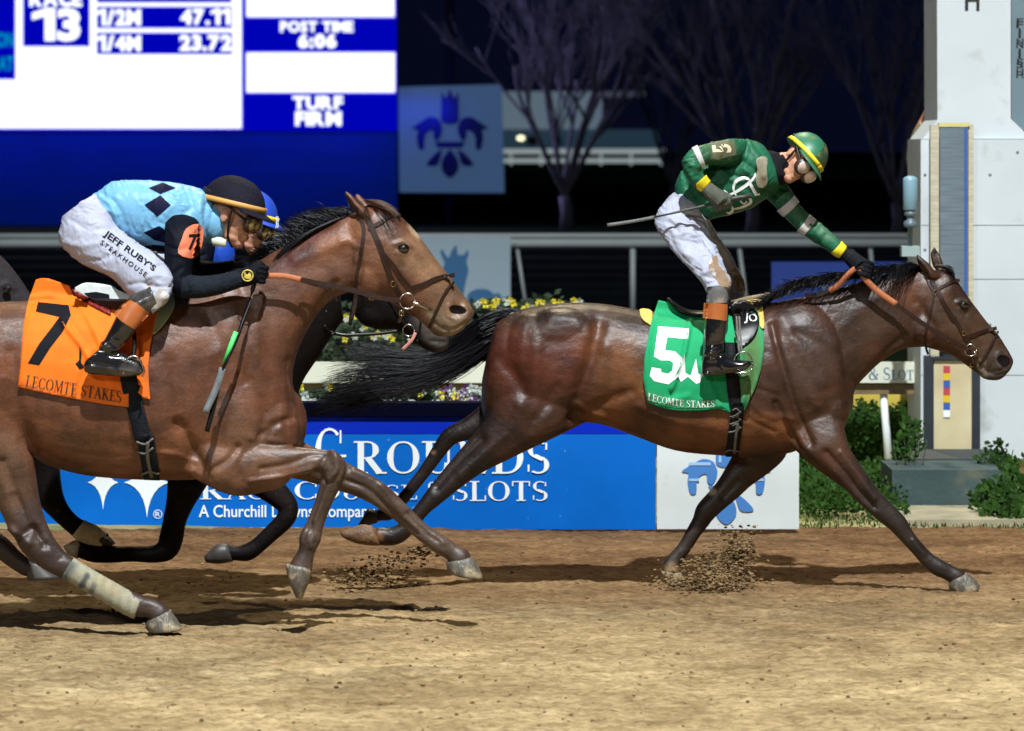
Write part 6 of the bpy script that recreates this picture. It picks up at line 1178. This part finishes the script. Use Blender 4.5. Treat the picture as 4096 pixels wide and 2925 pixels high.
    if near:
        g = text2d("JEFF RUBY'S", .025); m = M(); letters(m, g, on_surface(g, Z((552,470),(828,668),(850,632),(580,432)), bb3, .003, Y-.2), maxe=.3); part('lettering', m, m_black, b)
        g = text2d('STEAKHOUSE', .008, spacing=1.35); m = M(); letters(m, g, on_surface(g, Z((540,508),(786,690),(800,668),(556,488)), bb3, .003, Y-.2), maxe=.3); part('lettering', m, m_black, b)
        dp('mud_stain', Z((860,750),(905,760),(908,810),(850,880),(800,885),(790,850),(830,800)), mat('mud_grey', (.30,.27,.24), rough=.9, dirt=((.6,.58,.6), 14, .55)), b, bb3, Y-.4, c=1)
    for sg_ in (-1, 1):
        bo = M(); limb(bo, Z, [(s_[0], s_[1], s_[2], abs(s_[3])*sg_) for s_ in LEG], Y, lat=1.); loft(bo, pr(Z, *FOOT, yo=.42*sg_), Y); bo = remesh(bo, .0055, 3)
        if sg_ < 0: sculpt(bo, [(Z((545,1040),(600,1075),(640,1080)), 8, .008), (Z((530,1065),(590,1105),(640,1110)), 7, -.007), (Z((455,1165),(600,1185),(780,1205)), 5, .006), (Z((600,1000),(650,1020)), 8, -.006), (Z((620,1000),(560,1060)), 7, .005)])
        o = part('boot', bo, m_bootdirt if near else m_boot, p)
        if sg_ < 0: dp('boot_band', Z((690,808),(740,830),(812,885),(768,935),(730,972),(660,930),(615,888),(650,850)), m_bandb, o, bvh(bo), Y-.45)
    gl = M(); fist(gl, wr, gp, -ax, 1.2); limb(gl, Z, [(1290,697,50,-.275),(1330,688,52,-.27),(1370,675,50,-.27)], Y); gl = remesh(gl, .0045, 1); go = part('glove', gl, m_glove, p)
    if near:
        bgl = bvh(gl); m = M(); ringtor(m, W(*Z((1340,680))[0], Y-.345), .028, .003); mk = curvy(Z((1318,690),(1325,662),(1340,675),(1352,660),(1362,690),(1345,700))); drape(m, bgl, mk, .002, Y-.34, step=8); part('emblem', m, mat('emblem_gold', (.62,.50,.10), rough=.5), go)
    gl = M(); fist(gl, W(*Z((1290,640))[0], Y+.1), W(*Z((1390,620))[0], Y+.02), (0,0,1), 1.1); gl = remesh(gl, .0055, 1); part('glove', gl, m_glove, p)
    gear(p, R_, hc, S, shell, stripe, lens=mats)
    return p, hc, R_, S
m_lb = fabric('silks_light_blue', (.15,.37,.58), rough=.42, var=.05, sheen=.05); m_bs = fabric('silks_black', (.004,.005,.010)); m_rb = fabric('silks_royal', (.012,.06,.42), rough=.45)
m_hb = mat('helmet_black', (.009,.009,.018), rough=.75, spec=.12, var=.3, vscale=6, bump=.4, bscale=70); m_go = mat('stripe_gold', (.50,.26,.06), rough=.6); m_hr = mat('helmet_royal', (.012,.055,.42), rough=.5); 
p7, hc7, R7, S7 = crouch(A, D7, 'crouched jockey in light blue silks with navy diamonds, on the nearest horse', m_lb, m_bs, m_hb, m_go, True, mat('lens_brass', (.40,.33,.14), rough=.12, spec=.9, coat=1., metal=.5))
p9, hc9, R9, S9 = crouch(Rg(124, 655, 1.455), D9, 'jockey in royal blue helmet, mostly hidden behind the light blue jockey', m_rb, m_bs, m_hr, m_hy, False, bpy.data.materials['lens_brass'])
m = M(); m.ellipsoid(W(880,1020,D9-.12), (.085,.08,.12)); m.ellipsoid(W(885,1075,D9-.12), (.07,.07,.10)); part('silks_front', remesh(m, .008, 3), m_rb, p9)
m = M(); loft(m, pr(N, (846,955,850,984,.02),(875,948,878,988,.03),(905,958,904,990,.02)), D7-.12); part('spare_goggles', m, mat('folded_white', (.50,.54,.46), rough=.6), p7)
m = M(); g = text2d('JJ', .01); letters(m, g, lambda u, v, k: W(*A((1492+u*34, 408-v*70))[0], D9-.165) - np.array([0,.0,0])); part('helmet_letters', m, m_whitep, p9)
wc = thing('riding_crop', 'black riding crop with bright green band, hanging from hand of light blue jockey', 'crop', W(*A((1370,750))[0], D7-.33))
yy = D7-.34; m = M(); tube3(m, [W(*A(q)[0], Y_) for q, Y_ in (((1405,600),D7-.27),((1368,755),D7-.30),((1290,1000),D7-.40),((1205,1190),D7-.44))], [.014,.012,.010,.009], k=8, sub=3); part('shaft', m, m_blackl, wc)
m = M(); tube3(m, [W(*A(q)[0], D7-.42) for q in ((1278,985),(1213,1155))], .0125, k=8); part('grip_band', m, mat('band_green', (.08,.72,.16), rough=.5), wc)
m = M(); strap(m, bv7, A((1205,1180),(1170,1290),(1110,1425)), .034, .005, Ys=[D7-.44,D7-.45,D7-.46]); part('flap', m, mat('flap_grey', (.16,.18,.19), rough=.5, var=.4, vscale=30), wc)
m = M(); strap(m, bv7, A((1190,1200),(1165,1350),(1120,1525)), .026, .005, Ys=[D7-.43,D7-.43,D7-.43]); part('flap', m, m_blackl, wc)  # black strip laid beside the grey one
# ---------------------------------------------------------------- photographer behind the tower
ph = thing('person', 'photographer in olive sleeves raising a camera, half hidden by the tower edge', 'person', (W(3790,600,33)[0], 33, 1.55))
YP = 33.; Zp = N; bd = M()
bd.ellipsoid(W(3775,350,YP), (.10,.11,.135)); tube3(bd, [W(3780,400,YP), W(3800,470,YP)], [.06,.07]); loft(bd, pr(N, (3730,470,3880,470,.10),(3715,560,3900,560,.13),(3725,700,3890,700,.13),(3735,830,3880,830,.14)), YP)
limb(bd, N, [(3740,520,32,-.1),(3690,600,28,-.14),(3650,655,26,-.2),(3665,560,24,-.25),(3700,480,20,-.26),(3718,440,18,-.26)], YP); limb(bd, N, [(3860,520,32,-.1),(3880,620,28,-.2),(3840,560,24,-.3),(3790,470,20,-.3)], YP)
for dx in (-30, 34): limb(bd, N, [(3805+dx,830,42,0),(3802+dx,960,36,0),(3800+dx,1080,30,0)], YP)
bd = remesh(bd, .012, 3); part('body', bd, skin, ph)
m = M(); limb(m, N, [(3740,520,36,-.1),(3690,600,31,-.14),(3652,652,29,-.2),(3664,570,27,-.25),(3694,500,24,-.26)], YP); limb(m, N, [(3860,520,36,-.1),(3880,620,32,-.2),(3840,560,28,-.3)], YP); loft(m, pr(N, (3722,480,3888,480,.12),(3708,560,3908,560,.15),(3718,700,3898,700,.15),(3728,850,3888,850,.15)), YP); part('jacket', remesh(m, .012, 3), fabric('jacket_olive', (.14,.16,.07)), ph)
m = M()
for dx in (-30, 34): limb(m, N, [(3805+dx,800,48,0),(3802+dx,960,42,0),(3800+dx,1080,36,0)], YP)
part('trousers', remesh(m, .014, 2), fabric('trousers_dark', (.02,.022,.03)), ph); m = M(); m.ellipsoid(W(3777,335,YP+.02), (.112,.12,.12)); part('hair', m, m_hair, ph)
cmr = thing('camera', 'black camera held up by the photographer beside the tower', 'camera', W(3722,420,YP-.3)); m = M(); m.boxN(3700, 372, 3765, 425, YP-.30, .08); part('camera_body', m, m_blackl, cmr, smooth=False); m = M(); tube3(m, [W(3728,400,YP-.30), W(3712,402,YP-.48)], [.04,.045], k=14); part('lens', m, m_blackl, cmr)
pf = M().box(W(3700,0,YP)[0], W(4000,0,YP)[0], 32.4, 33.6, 0, W(0,1100,YP)[2]); tag(part('platform', pf, m_tgrey, smooth=False), 'grey box platform under the photographer, hidden behind the tower', 'platform')
